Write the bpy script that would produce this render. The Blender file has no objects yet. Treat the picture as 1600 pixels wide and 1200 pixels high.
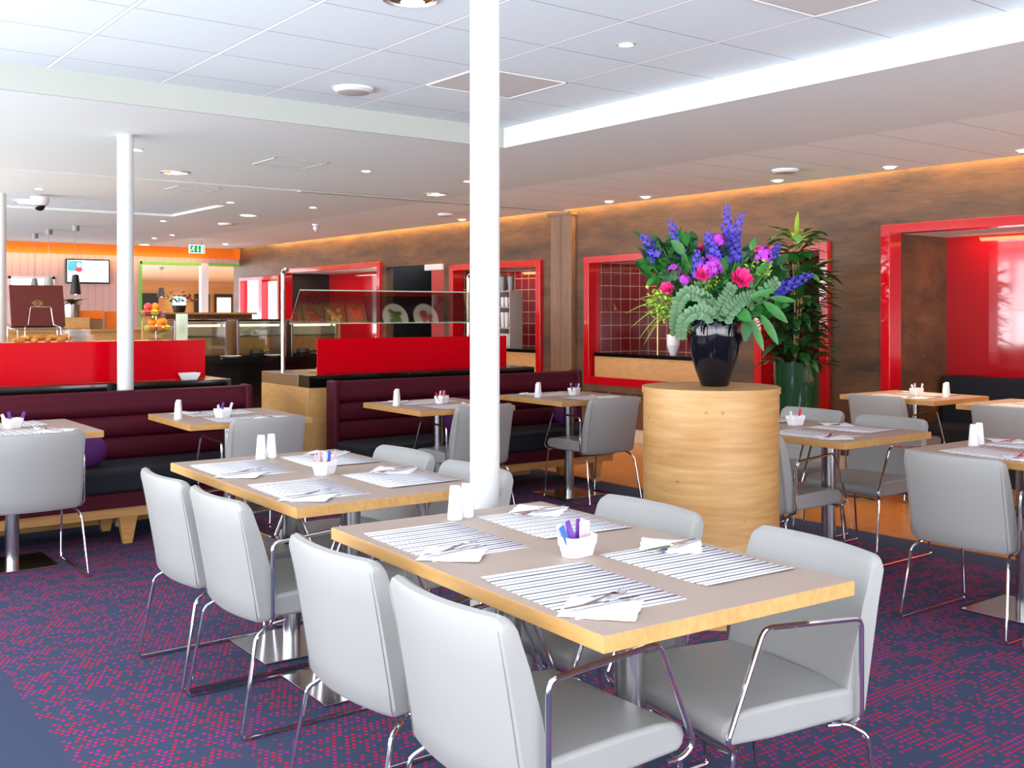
import bpy, bmesh, math, random
from mathutils import Vector, Matrix
random.seed(7)
D = bpy.data
COL = bpy.context.scene.collection
SC = bpy.context.scene
PI = math.pi
R = math.radians

# ------------------------------------------------------------------ camera
CAMH, F, ANG, HY = 1.395, 1650.0, R(37.26), 487.0
cam_d = D.cameras.new('camera'); cam = D.objects.new('camera', cam_d); COL.objects.link(cam)
cam.location = (0, 0, CAMH); cam.rotation_euler = (PI/2, 0, -ANG)
cam_d.sensor_width = 36; cam_d.lens = F/1600*36; cam_d.shift_y = -(600-HY)/1600
cam_d.clip_start = .05; cam_d.clip_end = 100
SC.camera = cam
# ------------------------------------------------------------------ world + colour management
w = D.worlds.new('world'); SC.world = w; w.use_nodes = True
wn_ = w.node_tree.nodes; bg = wn_['Background']; bg.inputs[1].default_value = 1.0
# overcast sky above; brighter lower half added as ground bounce to lift the ceiling
wt = wn_.new('ShaderNodeTexCoord'); wsp = wn_.new('ShaderNodeSeparateXYZ'); wm_ = wn_.new('ShaderNodeMath'); wm_.operation = 'GREATER_THAN'; wm_.inputs[1].default_value = 0
wx = wn_.new('ShaderNodeMix'); wx.data_type = 'RGBA'; wx.inputs[6].default_value = (4.6, 4.7, 4.9, 1); wx.inputs[7].default_value = (1.6, 1.75, 2.0, 1)
for a_, b_ in ((wt.outputs['Generated'], wsp.inputs[0]), (wsp.outputs[2], wm_.inputs[0]), (wm_.outputs[0], wx.inputs[0]), (wx.outputs[2], bg.inputs[0])): w.node_tree.links.new(a_, b_)
SC.view_settings.view_transform = 'Standard'; SC.view_settings.look = 'None'
SC.view_settings.exposure = 0.5; SC.view_settings.gamma = 1; SC.view_settings.use_curve_mapping = False

def area(name, loc, rot, sx, sy, power, color, spread=None):
    l = D.lights.new(name, 'AREA'); l.shape = 'RECTANGLE'; l.size = sx; l.size_y = sy
    l.energy = power; l.color = color
    if spread: l.spread = spread
    o = D.objects.new(name, l); COL.objects.link(o); o.location = loc; o.rotation_euler = rot
    return o
# daylight through the long window front on the left (faces +X); fill panel added behind the camera (faces +Y)
for i, y in enumerate((-.6, 1.5, 3.6, 5.7, 7.8, 9.9, 12.0, 14.1, 16.2)):
    area('daylight_area', (-1.25, y, 1.35), (0, -R(112), 0), 2.1, 1.75, 37 if y < 8 else 62, (.94, .965, 1))
area('daylight_area', (.6, -3.2, 1.3), (R(115), 0, 0), 5, 2.0, 90, (.9, .95, 1))
# warm light strip hidden in the ceiling cove above the right wall
for i in range(5):
    area('cove_strip', (7.835, 2.2+3.4*i+.0, 2.66), (0, 0, 0), .035, 3.3, 16, (1, .66, .28))

# ------------------------------------------------------------------ materials
def lin(c):
    return tuple(((x/255)/12.92 if x/255 <= .04045 else ((x/255+.055)/1.055)**2.4) for x in c)
def mat(name, rgb, rough=.5, metal=0, coat=0, emit=0, emitc=None, trans=0, spec=.5, noise=0, nscale=40, ior=None):
    m = D.materials.new(name); m.use_nodes = True; nt = m.node_tree; b = nt.nodes['Principled BSDF']
    c = lin(rgb) + (1,)
    b.inputs['Base Color'].default_value = c
    b.inputs['Roughness'].default_value = rough; b.inputs['Metallic'].default_value = metal
    b.inputs['Coat Weight'].default_value = coat; b.inputs['Coat Roughness'].default_value = .04
    b.inputs['Specular IOR Level'].default_value = spec
    b.inputs['Transmission Weight'].default_value = trans
    if ior: b.inputs['IOR'].default_value = ior
    if emit:
        b.inputs['Emission Color'].default_value = lin(emitc or rgb) + (1,)
        b.inputs['Emission Strength'].default_value = emit
    if noise:
        tc = nt.nodes.new('ShaderNodeTexCoord'); n = nt.nodes.new('ShaderNodeTexNoise'); n.inputs['Scale'].default_value = nscale
        mx = nt.nodes.new('ShaderNodeMix'); mx.data_type = 'RGBA'
        nt.links.new(tc.outputs['Object'], n.inputs['Vector']); nt.links.new(n.outputs['Fac'], mx.inputs[0])
        mx.inputs[6].default_value = tuple(max(0, x*(1-noise)) for x in c[:3]) + (1,)
        mx.inputs[7].default_value = tuple(min(1, x*(1+noise)) for x in c[:3]) + (1,)
        nt.links.new(mx.outputs[2], b.inputs['Base Color'])
    return m
def nodes(m):
    nt = m.node_tree
    return nt, nt.nodes['Principled BSDF'], (lambda t: nt.nodes.new('ShaderNode'+t)), nt.links.new
def math_n(N, L, op, a, b=None, c=None):
    n = N('Math'); n.operation = op
    for i, v in enumerate((a, b, c)):
        if v is None: continue
        if isinstance(v, (int, float)): n.inputs[i].default_value = v
        else: L(v, n.inputs[i])
    return n.outputs[0]
def mixc(N, L, fac, a, b):
    n = N('Mix'); n.data_type = 'RGBA'
    if isinstance(fac, (int, float)): n.inputs[0].default_value = fac
    else: L(fac, n.inputs[0])
    for i, v in ((6, a), (7, b)):
        if isinstance(v, tuple): n.inputs[i].default_value = v + (1,) if len(v) == 3 else v
        else: L(v, n.inputs[i])
    return n.outputs[2]
def wood(name, c1, c2, axis='X', rough=.45, scale=6, coat=0, stretch=.07, knots=0):
    m = mat(name, c1, rough, coat=coat); nt, b, N, L = nodes(m)
    tc = N('TexCoord'); mp = N('Mapping'); s = [1, 1, 1]
    for q_ in axis: s['XYZ'.index(q_)] = stretch
    mp.inputs['Scale'].default_value = s
    L(tc.outputs['Object'], mp.inputs['Vector'])
    n = N('TexNoise'); n.inputs['Scale'].default_value = scale*8; n.inputs['Detail'].default_value = 6; n.inputs['Distortion'].default_value = .4
    L(mp.outputs[0], n.inputs['Vector'])
    n2 = N('TexNoise'); n2.inputs['Scale'].default_value = scale*.9; n2.inputs['Detail'].default_value = 3; L(mp.outputs[0], n2.inputs['Vector'])
    f = math_n(N, L, 'MULTIPLY_ADD', n.outputs['Fac'], .6, math_n(N, L, 'MULTIPLY', n2.outputs['Fac'], .5))
    r = N('MapRange'); r.inputs[1].default_value = .32; r.inputs[2].default_value = .75; L(f, r.inputs[0])
    o = mixc(N, L, r.outputs[0], lin(c1), lin(c2))
    if knots:
        v = N('TexVoronoi'); v.inputs['Scale'].default_value = knots; L(tc.outputs['Object'], v.inputs['Vector'])
        k = N('MapRange'); k.inputs[1].default_value = .0; k.inputs[2].default_value = .10; k.inputs[3].default_value = .85; k.inputs[4].default_value = 0; L(v.outputs['Distance'], k.inputs[0])
        o = mixc(N, L, k.outputs[0], o, lin((120, 80, 40)))
    L(o, b.inputs['Base Color'])
    return m
def tiles_mat(name, axes, pitch, rgb, grout, gw=.006, phase=(0, 0), rough=.12):
    m = mat(name, rgb, rough, coat=.6); nt, b, N, L = nodes(m)
    tc = N('TexCoord'); sp = N('SeparateXYZ'); L(tc.outputs['Object'], sp.inputs[0]); outs = []
    for a, ph, p in zip(axes, phase, pitch):
        f = math_n(N, L, 'PINGPONG', math_n(N, L, 'SUBTRACT', sp.outputs[a], ph), p/2)
        outs.append(math_n(N, L, 'LESS_THAN', f, gw/2))
    L(mixc(N, L, math_n(N, L, 'MAXIMUM', outs[0], outs[1]), lin(rgb), lin(grout)), b.inputs['Base Color'])
    return m
def ceil_mat(name, px, fx, py, fy, lw=.009, tone=(212, 222, 228)):
    m = mat(name, (236, 238, 242), .9, spec=.1); nt, b, N, L = nodes(m)
    tc = N('TexCoord'); sp = N('SeparateXYZ'); L(tc.outputs['Object'], sp.inputs[0])
    a = math_n(N, L, 'PINGPONG', math_n(N, L, 'SUBTRACT', sp.outputs[0], fx), px/2)
    c = math_n(N, L, 'PINGPONG', math_n(N, L, 'SUBTRACT', sp.outputs[1], fy), py/2)
    n = N('TexNoise'); n.inputs['Scale'].default_value = 90; n.inputs['Detail'].default_value = 4; L(tc.outputs['Object'], n.inputs['Vector'])
    base = mixc(N, L, n.outputs['Fac'], lin(tone), lin(tuple(min(255, v_+14) for v_ in tone)))
    o = mixc(N, L, math_n(N, L, 'LESS_THAN', c, .004), base, lin((168, 170, 176)))
    o = mixc(N, L, math_n(N, L, 'LESS_THAN', math_n(N, L, 'ABSOLUTE', math_n(N, L, 'SUBTRACT', a, lw+.0015)), .0022), o, lin((178, 180, 186)))
    o = mixc(N, L, math_n(N, L, 'LESS_THAN', a, lw), o, (1, 1, 1))
    L(o, b.inputs['Base Color']); return m

M = {}
M['chair'] = mat('grey_leather', (157, 156, 153), .42, spec=.35, noise=.03, nscale=160)
M['chrome'] = mat('chrome', (225, 225, 228), .07, 1)
M['steel'] = mat('brushed_steel', (188, 188, 190), .22, 1)
M['plate_steel'] = mat('plate_steel', (190, 190, 192), .16, 1)
M['laminate'] = mat('taupe_laminate', (176, 155, 141), .5, noise=.02, nscale=200)
M['oak'] = wood('oak_edge', (214, 168, 104), (184, 134, 74), 'Y', .45)
M['oakx'] = wood('oak_frame', (214, 166, 100), (180, 126, 66), 'X', .45)
M['drum'] = wood('drum_veneer', (212, 170, 110), (172, 120, 62), 'XY', .4, scale=5, stretch=.10, knots=9)
M['maple'] = wood('counter_veneer', (224, 176, 112), (200, 146, 86), 'Y', .4, scale=4, stretch=.3)
M['darkwood'] = wood('dark_veneer', (126, 82, 54), (88, 54, 34), 'Z', .5)
M['pilaster'] = wood('pilaster_veneer', (150, 118, 92), (116, 84, 62), 'Z', .4, coat=.3)
M['red'] = mat('red_gloss', (200, 12, 26), .1, coat=.6)
M['redpanel'] = mat('red_glass_panel', (196, 2, 20), .15, spec=.04)
M['redwall'] = mat('red_lacquer_wall', (176, 4, 20), .09, coat=.8)
M['black'] = mat('black_stone', (10, 10, 12), .12, coat=.3)
M['blackmatte'] = mat('black_matt', (12, 12, 14), .5)
M['plum'] = mat('plum_upholstery', (74, 16, 32), .5, spec=.15, noise=.08)
M['navy'] = mat('navy_cushion', (20, 22, 32), .85, noise=.15)
M['white'] = mat('white_paint', (224, 224, 224), .55)
M['column'] = mat('column_paint', (206, 206, 204), .35)
M['soffit'] = mat('soffit_paint', (222, 228, 228), .8, spec=.15)
M['porcelain'] = mat('porcelain', (244, 244, 244), .16, coat=.5)
M['paper'] = mat('napkin_paper', (246, 244, 246), .9)
M['skirting'] = mat('skirting', (225, 210, 180), .5)
M['facia'] = mat('shaded_facia', (174, 178, 171), .7)  # dim side of the bulkhead, its shade put into the colour
M['shelfgrey'] = mat('shelf_grey', (178, 174, 168), .5)
M['darkcover'] = mat('seam', (120, 120, 120), .7)
M['vase'] = mat('vase_glaze', (6, 9, 18), .08, spec=.4, coat=.35)
M['greenpot'] = mat('green_glaze', (28, 66, 40), .08, coat=.9, noise=.3, nscale=5)
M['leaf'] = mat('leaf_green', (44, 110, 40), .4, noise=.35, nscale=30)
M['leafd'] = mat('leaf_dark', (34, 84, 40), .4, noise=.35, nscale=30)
M['leafy'] = mat('leaf_yellow_green', (150, 180, 50), .5, noise=.25, nscale=60)
M['euca'] = mat('eucalyptus_grey_green', (104, 140, 104), .55, noise=.3, nscale=60)
M['violet'] = mat('delphinium_violet', (84, 66, 190), .6, noise=.35, nscale=90)
M['indigo'] = mat('delphinium_indigo', (52, 44, 150), .6, noise=.35, nscale=90)
M['magenta'] = mat('phlox_magenta', (176, 52, 190), .6, noise=.2, nscale=90)
M['pink'] = mat('rose_pink', (226, 40, 120), .5, noise=.15, nscale=60)
M['stem'] = mat('stem', (80, 120, 60), .6)
M['bamboo'] = mat('cane', (190, 150, 100), .6)
M['gold'] = mat('pale_gold', (200, 170, 110), .3, 1)
M['orange'] = mat('orange_paint', (255, 128, 10), .5)
M['leather_brown'] = mat('oxblood_box', (98, 30, 20), .35)
M['fruit_o'] = mat('orange_fruit', (244, 140, 20), .45)
M['fruit_r'] = mat('apple_red', (222, 70, 60), .35)
M['fruit_y'] = mat('lemon_yellow', (244, 200, 40), .4)
M['croissant'] = mat('pastry', (214, 140, 60), .6, noise=.3, nscale=30)
M['sachet_b'] = mat('sachet_blue', (50, 100, 200), .5)
M['sachet_p'] = mat('sachet_purple', (110, 60, 160), .5)
M['sachet_k'] = mat('sachet_pink', (236, 190, 200), .5)
M['sachet_w'] = mat('sachet_white', (240, 236, 238), .5)
M['sachet_r'] = mat('sachet_red', (214, 50, 50), .5)
M['lamp'] = mat('lamp_glow', (255, 240, 210), .5, emit=14, emitc=(255, 236, 200))
M['lampring'] = mat('lamp_ring', (215, 213, 210), .25, .6)
M['grey'] = mat('grey_metal_shade', (130, 132, 132), .4, .3)
M['purple'] = mat('purple_fabric', (84, 22, 96), .8, noise=.3, nscale=120)
M['meat'] = mat('meat', (190, 84, 66), .5, noise=.35, nscale=40)
M['salmon'] = mat('salmon', (236, 120, 70), .5, noise=.2, nscale=40)
M['cheese'] = mat('cheese', (226, 190, 110), .5, noise=.2, nscale=40)
M['greens'] = mat('salad', (110, 130, 60), .6, noise=.5, nscale=50)
M['tray'] = mat('tray_wood', (170, 130, 90), .5)
M['caddydark'] = mat('dark_sensor', (40, 40, 42), .3)
# glass
def glassmat(name, tint, refl):
    m = D.materials.new(name); m.use_nodes = True; nt = m.node_tree
    for n in list(nt.nodes): nt.nodes.remove(n)
    o = nt.nodes.new('ShaderNodeOutputMaterial'); t = nt.nodes.new('ShaderNodeBsdfTransparent'); g = nt.nodes.new('ShaderNodeBsdfGlossy'); mx = nt.nodes.new('ShaderNodeMixShader')
    t.inputs[0].default_value = lin(tint)+(1,); g.inputs['Roughness'].default_value = .02; mx.inputs[0].default_value = refl
    nt.links.new(t.outputs[0], mx.inputs[1]); nt.links.new(g.outputs[0], mx.inputs[2]); nt.links.new(mx.outputs[0], o.inputs[0]); return m
M['glass'] = glassmat('clear_glass', (238, 246, 242), .12)
M['guard'] = glassmat('sneeze_guard_glass', (215, 225, 218), .34)
M['glassedge'] = mat('glass_edge', (190, 215, 195), .2)
# brown brushed wall covering
m = mat('brown_wallcovering', (120, 84, 54), .48, spec=.45); nt, b, N, L = nodes(m)
tc = N('TexCoord'); mp = N('Mapping'); mp.inputs['Scale'].default_value = (1, .35, 1.5); L(tc.outputs['Object'], mp.inputs[0])
n1 = N('TexNoise'); n1.inputs['Scale'].default_value = 3.2; n1.inputs['Detail'].default_value = 7; n1.inputs['Roughness'].default_value = .65; L(mp.outputs[0], n1.inputs['Vector'])
mp2 = N('Mapping'); mp2.inputs['Scale'].default_value = (1, .15, 2.2); L(tc.outputs['Object'], mp2.inputs[0])
n2 = N('TexNoise'); n2.inputs['Scale'].default_value = 40; n2.inputs['Detail'].default_value = 4; L(mp2.outputs[0], n2.inputs['Vector'])
f = math_n(N, L, 'MULTIPLY_ADD', n1.outputs['Fac'], .9, math_n(N, L, 'MULTIPLY', n2.outputs['Fac'], .25))
r = N('MapRange'); r.inputs[1].default_value = .40; r.inputs[2].default_value = .78; L(f, r.inputs[0])
L(mixc(N, L, r.outputs[0], lin((58, 45, 34)), lin((124, 86, 54))), b.inputs['Base Color'])
M['wall'] = m
# pink pin-striped far wall
m = mat('pink_striped_wall', (226, 178, 168), .6); nt, b, N, L = nodes(m)
tc = N('TexCoord'); sp = N('SeparateXYZ'); L(tc.outputs['Object'], sp.inputs[0])
L(mixc(N, L, math_n(N, L, 'LESS_THAN', math_n(N, L, 'PINGPONG', sp.outputs[0], .06), .012), lin((218, 176, 168)), lin((208, 164, 156))), b.inputs['Base Color'])
M['pinkwall'] = m
# placemat: black pin stripes of changing width on white paper (local x = stripe direction, y = across)
m = mat('striped_placemat', (245, 243, 247), .8); nt, b, N, L = nodes(m)
tc = N('TexCoord'); sp = N('SeparateXYZ'); L(tc.outputs['Object'], sp.inputs[0])
s1 = math_n(N, L, 'LESS_THAN', math_n(N, L, 'PINGPONG', math_n(N, L, 'ADD', sp.outputs[1], .003), .023), .0028)
s2 = math_n(N, L, 'LESS_THAN', math_n(N, L, 'PINGPONG', math_n(N, L, 'ADD', sp.outputs[1], .0165), .0225), .0013)
s3 = math_n(N, L, 'LESS_THAN', math_n(N, L, 'PINGPONG', math_n(N, L, 'ADD', sp.outputs[1], .026), .023), .0040)
o = mixc(N, L, s3, mixc(N, L, s1, lin((244, 241, 246)), lin((100, 100, 110))), lin((44, 44, 54)))
L(o, b.inputs['Base Color']); M['mat'] = m
# carpet: navy with clusters of red and magenta woven dots
m = mat('dotted_carpet', (30, 34, 60), .95, spec=.1); nt, b, N, L = nodes(m)
tc = N('TexCoord'); sp = N('SeparateXYZ'); L(tc.outputs['Object'], sp.inputs[0]); P = .0235
cx_ = math_n(N, L, 'DIVIDE', sp.outputs[0], P); cy_ = math_n(N, L, 'DIVIDE', sp.outputs[1], P)
iy = math_n(N, L, 'FLOOR', cy_)
cx2 = math_n(N, L, 'ADD', cx_, math_n(N, L, 'MULTIPLY', math_n(N, L, 'MODULO', iy, 2.0), .5))
fx = math_n(N, L, 'SUBTRACT', math_n(N, L, 'FRACT', cx2), .5); fy = math_n(N, L, 'SUBTRACT', math_n(N, L, 'FRACT', cy_), .5)
dist = math_n(N, L, 'SQRT', math_n(N, L, 'ADD', math_n(N, L, 'MULTIPLY', fx, fx), math_n(N, L, 'MULTIPLY', fy, fy)))
dot = math_n(N, L, 'LESS_THAN', dist, .30)
cell = N('CombineXYZ'); L(math_n(N, L, 'FLOOR', cx2), cell.inputs[0]); L(iy, cell.inputs[1])
wn = N('TexWhiteNoise'); L(cell.outputs[0], wn.inputs['Vector'])
sc1 = N('VectorMath'); sc1.operation = 'MULTIPLY'; sc1.inputs[1].default_value = (.115, .30, 1); L(cell.outputs[0], sc1.inputs[0])
cl = N('TexNoise'); cl.inputs['Scale'].default_value = 1.0; cl.inputs['Detail'].default_value = 1.5; L(sc1.outputs[0], cl.inputs['Vector'])
have = math_n(N, L, 'GREATER_THAN', math_n(N, L, 'ADD', math_n(N, L, 'MULTIPLY', wn.outputs['Value'], .40), cl.outputs['Fac']), .68)
inx = math_n(N, L, 'MULTIPLY', math_n(N, L, 'GREATER_THAN', sp.outputs[0], .9), math_n(N, L, 'LESS_THAN', sp.outputs[0], 5.56))
iny = math_n(N, L, 'LESS_THAN', sp.outputs[1], 6.78)
fac = math_n(N, L, 'MULTIPLY', math_n(N, L, 'MULTIPLY', dot, have), math_n(N, L, 'MULTIPLY', inx, iny))
sc2 = N('VectorMath'); sc2.operation = 'MULTIPLY'; sc2.inputs[1].default_value = (.18, .18, 1); L(cell.outputs[0], sc2.inputs[0])
hn = N('TexNoise'); hn.inputs['Scale'].default_value = 1; L(sc2.outputs[0], hn.inputs['Vector'])
hsel = math_n(N, L, 'GREATER_THAN', math_n(N, L, 'ADD', math_n(N, L, 'MULTIPLY', wn.outputs['Color'], .5), hn.outputs['Fac']), .80)
fib = N('TexNoise'); fib.inputs['Scale'].default_value = 420; L(tc.outputs['Object'], fib.inputs['Vector'])
basec = mixc(N, L, fib.outputs['Fac'], lin((38, 44, 62)), lin((82, 92, 122)))
L(mixc(N, L, fac, basec, mixc(N, L, hsel, lin((196, 24, 62)), lin((176, 30, 118)))), b.inputs['Base Color']); M['carpet'] = m
M['oakfloor'] = wood('oak_floor', (208, 140, 66), (172, 104, 44), 'X', .3, scale=2.5, coat=.2, stretch=.25)
M['tile_a'] = ceil_mat('ceiling_tiles_main', .607, 3.86, .555, 5.11)
M['tile_b'] = ceil_mat('ceiling_tiles_wall', .62, 6.6, .55, 4.06, .011, (228, 236, 238))
M['tile_c'] = ceil_mat('ceiling_tiles_far', .607, 3.86, 9.0, 20)
M['rt_y'] = tiles_mat('red_tiles_side', (0, 2), (.15, .15), (120, 8, 22), (226, 190, 160), .006, (7.87, .94))
M['rt_x'] = tiles_mat('red_tiles_back', (1, 2), (.15, .15), (120, 8, 22), (226, 190, 160), .006, (8.82, .94))

# ------------------------------------------------------------------ mesh helpers
def fi(*a): return tuple(a)
class MB:
    def __init__(s): s.v = []; s.f = []; s.m = []
    def add(s, vs, fs, mi=0):
        o = len(s.v); s.v += [tuple(v) for v in vs]; s.f += [tuple(i+o for i in f) for f in fs]; s.m += [mi]*len(fs); return s
    def box(s, x0, x1, y0, y1, z0, z1, mi=0, mx=None):
        vs = [Vector((x, y, z)) for z in (z0, z1) for x, y in ((x0, y0), (x1, y0), (x1, y1), (x0, y1))]
        if mx: vs = [mx @ v for v in vs]
        return s.add(vs, [(3, 2, 1, 0), (4, 5, 6, 7), (0, 1, 5, 4), (1, 2, 6, 5), (2, 3, 7, 6), (3, 0, 4, 7)], mi)
    def tube(s, pts, r, n=8, mi=0, fillet=0, closed=False):
        pts = [Vector(p) for p in pts]
        if fillet:
            q = [pts[0]]
            for i in range(1, len(pts)-1):
                a, p, c = pts[i-1], pts[i], pts[i+1]; da = (a-p); dc = (c-p); t = min(fillet, da.length*.45, dc.length*.45)
                A = p+da.normalized()*t; C = p+dc.normalized()*t
                for k in range(6):
                    u = k/5; q.append(A*(1-u)**2 + p*2*u*(1-u) + C*u*u)
            q.append(pts[-1]); pts = q
        rings = []; up = None
        for i, p in enumerate(pts):
            if closed: t = (pts[(i+1) % len(pts)]-pts[i-1]).normalized()
            else: t = (pts[min(i+1, len(pts)-1)]-pts[max(i-1, 0)]).normalized()
            if up is None: up = t.orthogonal().normalized()
            up = (up-t*up.dot(t))
            if up.length < 1e-6: up = t.orthogonal()
            up.normalize(); sd = t.cross(up); rr = r[i] if isinstance(r, (list, tuple)) else r
            rings.append([p+(up*math.cos(2*PI*k/n)+sd*math.sin(2*PI*k/n))*rr for k in range(n)])
        vs = [v for g in rings for v in g]; fs = []; m_ = len(rings)
        for i in range(m_ if closed else m_-1):
            for k in range(n):
                fs.append((i*n+k, i*n+(k+1) % n, ((i+1) % m_)*n+(k+1) % n, ((i+1) % m_)*n+k))
        if not closed: fs += [tuple(range(n))[::-1], tuple(range((m_-1)*n, m_*n))]
        return s.add(vs, fs, mi)
    def lathe(s, prof, c=(0, 0, 0), n=32, mi=0, cap=True, sx=1, sy=1):
        vs = []; fs = []
        for r, z in prof:
            for k in range(n): vs.append((c[0]+r*sx*math.cos(2*PI*k/n), c[1]+r*sy*math.sin(2*PI*k/n), c[2]+z))
        for i in range(len(prof)-1):
            for k in range(n): fs.append((i*n+k, i*n+(k+1) % n, (i+1)*n+(k+1) % n, (i+1)*n+k))
        if cap: fs += [tuple(range(n))[::-1], tuple(range((len(prof)-1)*n, len(prof)*n))]
        return s.add(vs, fs, mi)
    def ball(s, c, r, n=10, mi=0, sz=1, sx=1, sy=1):
        pr = [(max(1e-4, r*math.sin(PI*i/n)), -r*sz*math.cos(PI*i/n)) for i in range(n+1)]
        return s.lathe(pr, c, n+2, mi, True, sx, sy)
    def prism(s, loop, y0, y1, ny=1, curve=None, mi=0):
        """loop of (x,z) extruded along y"""
        n = len(loop); vs = []; fs = []
        for j in range(ny+1):
            y = y0+(y1-y0)*j/ny; dx = curve(y) if curve else 0
            vs += [(x+dx, y, z) for x, z in loop]
        for j in range(ny):
            for k in range(n): fs.append((j*n+k, j*n+(k+1) % n, (j+1)*n+(k+1) % n, (j+1)*n+k))
        fs += [tuple(range(n))[::-1], tuple(range(ny*n, (ny+1)*n))]
        return s.add(vs, fs, mi)
    def leaf(s, base, d, up, L_, W, mi=0, bend=.25, seg=4):
        d = Vector(d).normalized(); up = Vector(up); up = up-d*up.dot(d)
        if up.length < 1e-5: up = d.orthogonal()
        up.normalize(); sd = d.cross(up); base = Vector(base); vs = []; fs = []
        for i in range(seg+1):
            t = i/seg; wd = W*math.sin(PI*min(1, t*.92+.06))**.8; c = base+d*L_*t-up*bend*L_*t*t
            vs += [c-sd*wd/2+up*wd*.12, c, c+sd*wd/2+up*wd*.12]
        for i in range(seg):
            a = i*3; fs += [(a, a+1, a+4, a+3), (a+1, a+2, a+5, a+4)]
        return s.add(vs, fs, mi)
    def build(s, name, mats, parent=None, bevel=0, seg=2, smooth=True, angle=35, loc=None, rot=0):
        me = D.meshes.new(name); me.from_pydata(s.v, [], s.f)
        if not isinstance(mats, (list, tuple)): mats = [mats]
        for m_ in mats: me.materials.append(M[m_] if isinstance(m_, str) else m_)
        for p, mi in zip(me.polygons, s.m): p.material_index = mi; p.use_smooth = smooth
        bm = bmesh.new(); bm.from_mesh(me); bmesh.ops.recalc_face_normals(bm, faces=bm.faces); bm.to_mesh(me); bm.free()
        if smooth: me.set_sharp_from_angle(angle=R(angle))
        o = D.objects.new(name, me); COL.objects.link(o)
        if parent: o.parent = parent
        if loc: o.location = loc
        if rot: o.rotation_euler = (0, 0, rot)
        if bevel:
            b = o.modifiers.new('bevel', 'BEVEL'); b.width = bevel; b.segments = seg; b.limit_method = 'ANGLE'; b.angle_limit = R(40); b.harden_normals = True
        return o
def tag(o, label, cat, group=None, kind=None):
    o['label'] = label; o['category'] = cat
    if group: o['group'] = group
    if kind: o['kind'] = kind
    return o
def struct(o): o['kind'] = 'structure'; return o
def thing(name, label, cat, loc=(0, 0, 0), rot=0, group=None):
    o = D.objects.new(name, None); COL.objects.link(o); o.empty_display_size = .1
    o.location = loc; o.rotation_euler = (0, 0, rot); return tag(o, label, cat, group)
KIDS = {}
def dup(root, loc, rot, label, group=None):
    def cp(o, par):
        c = o.copy(); COL.objects.link(c)
        if par: c.parent = par
        for ch in [x for x in D.objects if x.parent == o]: cp(ch, c)
        return c
    r = cp(root, None); r.location = loc; r.rotation_euler = (0, 0, rot); r['label'] = label
    if group: r['group'] = group
    return r
def proto(store, key, maker, loc, rot, label, cat, group=None):
    """first call builds the thing with its parts; later calls copy it"""
    if key not in store:
        o = maker(label); store[key] = o; o.location = loc; o.rotation_euler = (0, 0, rot)
        tag(o, label, cat, group); return o
    return dup(store[key], loc, rot, label, group)
PR = {}
S_, C_ = math.sin(ANG), math.cos(ANG)
def at(px, py, z):                       # a point seen at a photo pixel, on the level z
    d = F*(CAMH-z)/(py-HY); l = (px-800)/F*d
    return Vector((d*S_+l*C_, d*C_-l*S_, z))

# ------------------------------------------------------------------ the setting
WX, ZC, ZU = 7.87, 2.55, 2.69
struct(MB().box(-3, 5.86, -3.3, 19, -.05, 0).build('floor', 'carpet', smooth=False))
struct(MB().box(5.86, 8.9, -3.3, 25, -.05, -.001).box(5.84, 5.868, -3.3, 19, -.001, .004).build('floor.001', ['oakfloor'], smooth=False))
struct(MB().box(2, 5.86, 19, 25, -.05, 0).build('floor.002', 'oakfloor', smooth=False))
c = MB()
c.box(-1.5, 4.48, -3.3, 5.98, ZU, ZU+.03, 0)                       # raised tiled field
c.box(4.48, 6.0, -3.3, 19, ZC, ZC+.25, 1)                        # plain soffit along the room
c.box(-1.5, 4.48, 5.98, 9.2, ZC, ZC+.25, 1)
c.box(-1.5, 4.48, 9.28, 11.07, ZC, ZC+.25, 1)
c.box(-1.5, 4.48, 9.2, 9.28, ZC+.03, ZC+.25, 3)
c.box(-1.5, 4.48, 11.07, 12.7, ZC+.025, ZC+.25, 4)
c.box(-1.5, 4.48, 12.7, 19, ZC, ZC+.25, 1)
c.box(6.0, 7.76, -3.3, 19, ZC+.006, ZC+.25, 2)                   # tiled strip by the right wall
c.box(7.76, 8.9, -3.3, 19, ZC+.13, ZC+.25, 1)
struct(c.build('ceiling', ['tile_a', 'soffit', 'tile_b', 'grey', 'tile_c'], smooth=False))
M['led'] = mat('led_strip', (255, 200, 110), .5, emit=9, emitc=(255, 196, 110))
tag(MB().box(7.762, 7.776, -3, 18.6, ZC+.03, ZC+.05).build('led_strip', 'led', smooth=False), 'warm glowing light strip along the top of the brown right wall', 'light strip')
struct(MB().box(4.48, 7.76, 9.2, 9.28, ZC-.012, ZC+.004).build('trim_1', 'shelfgrey', smooth=False))
struct(MB().box(4.462, 4.48, -3.3, 5.98, ZC, ZU).box(-1.5, 4.462, 5.962, 5.98, ZC, ZU, 1).build('trim_2', ['white', 'facia'], smooth=False))
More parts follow.
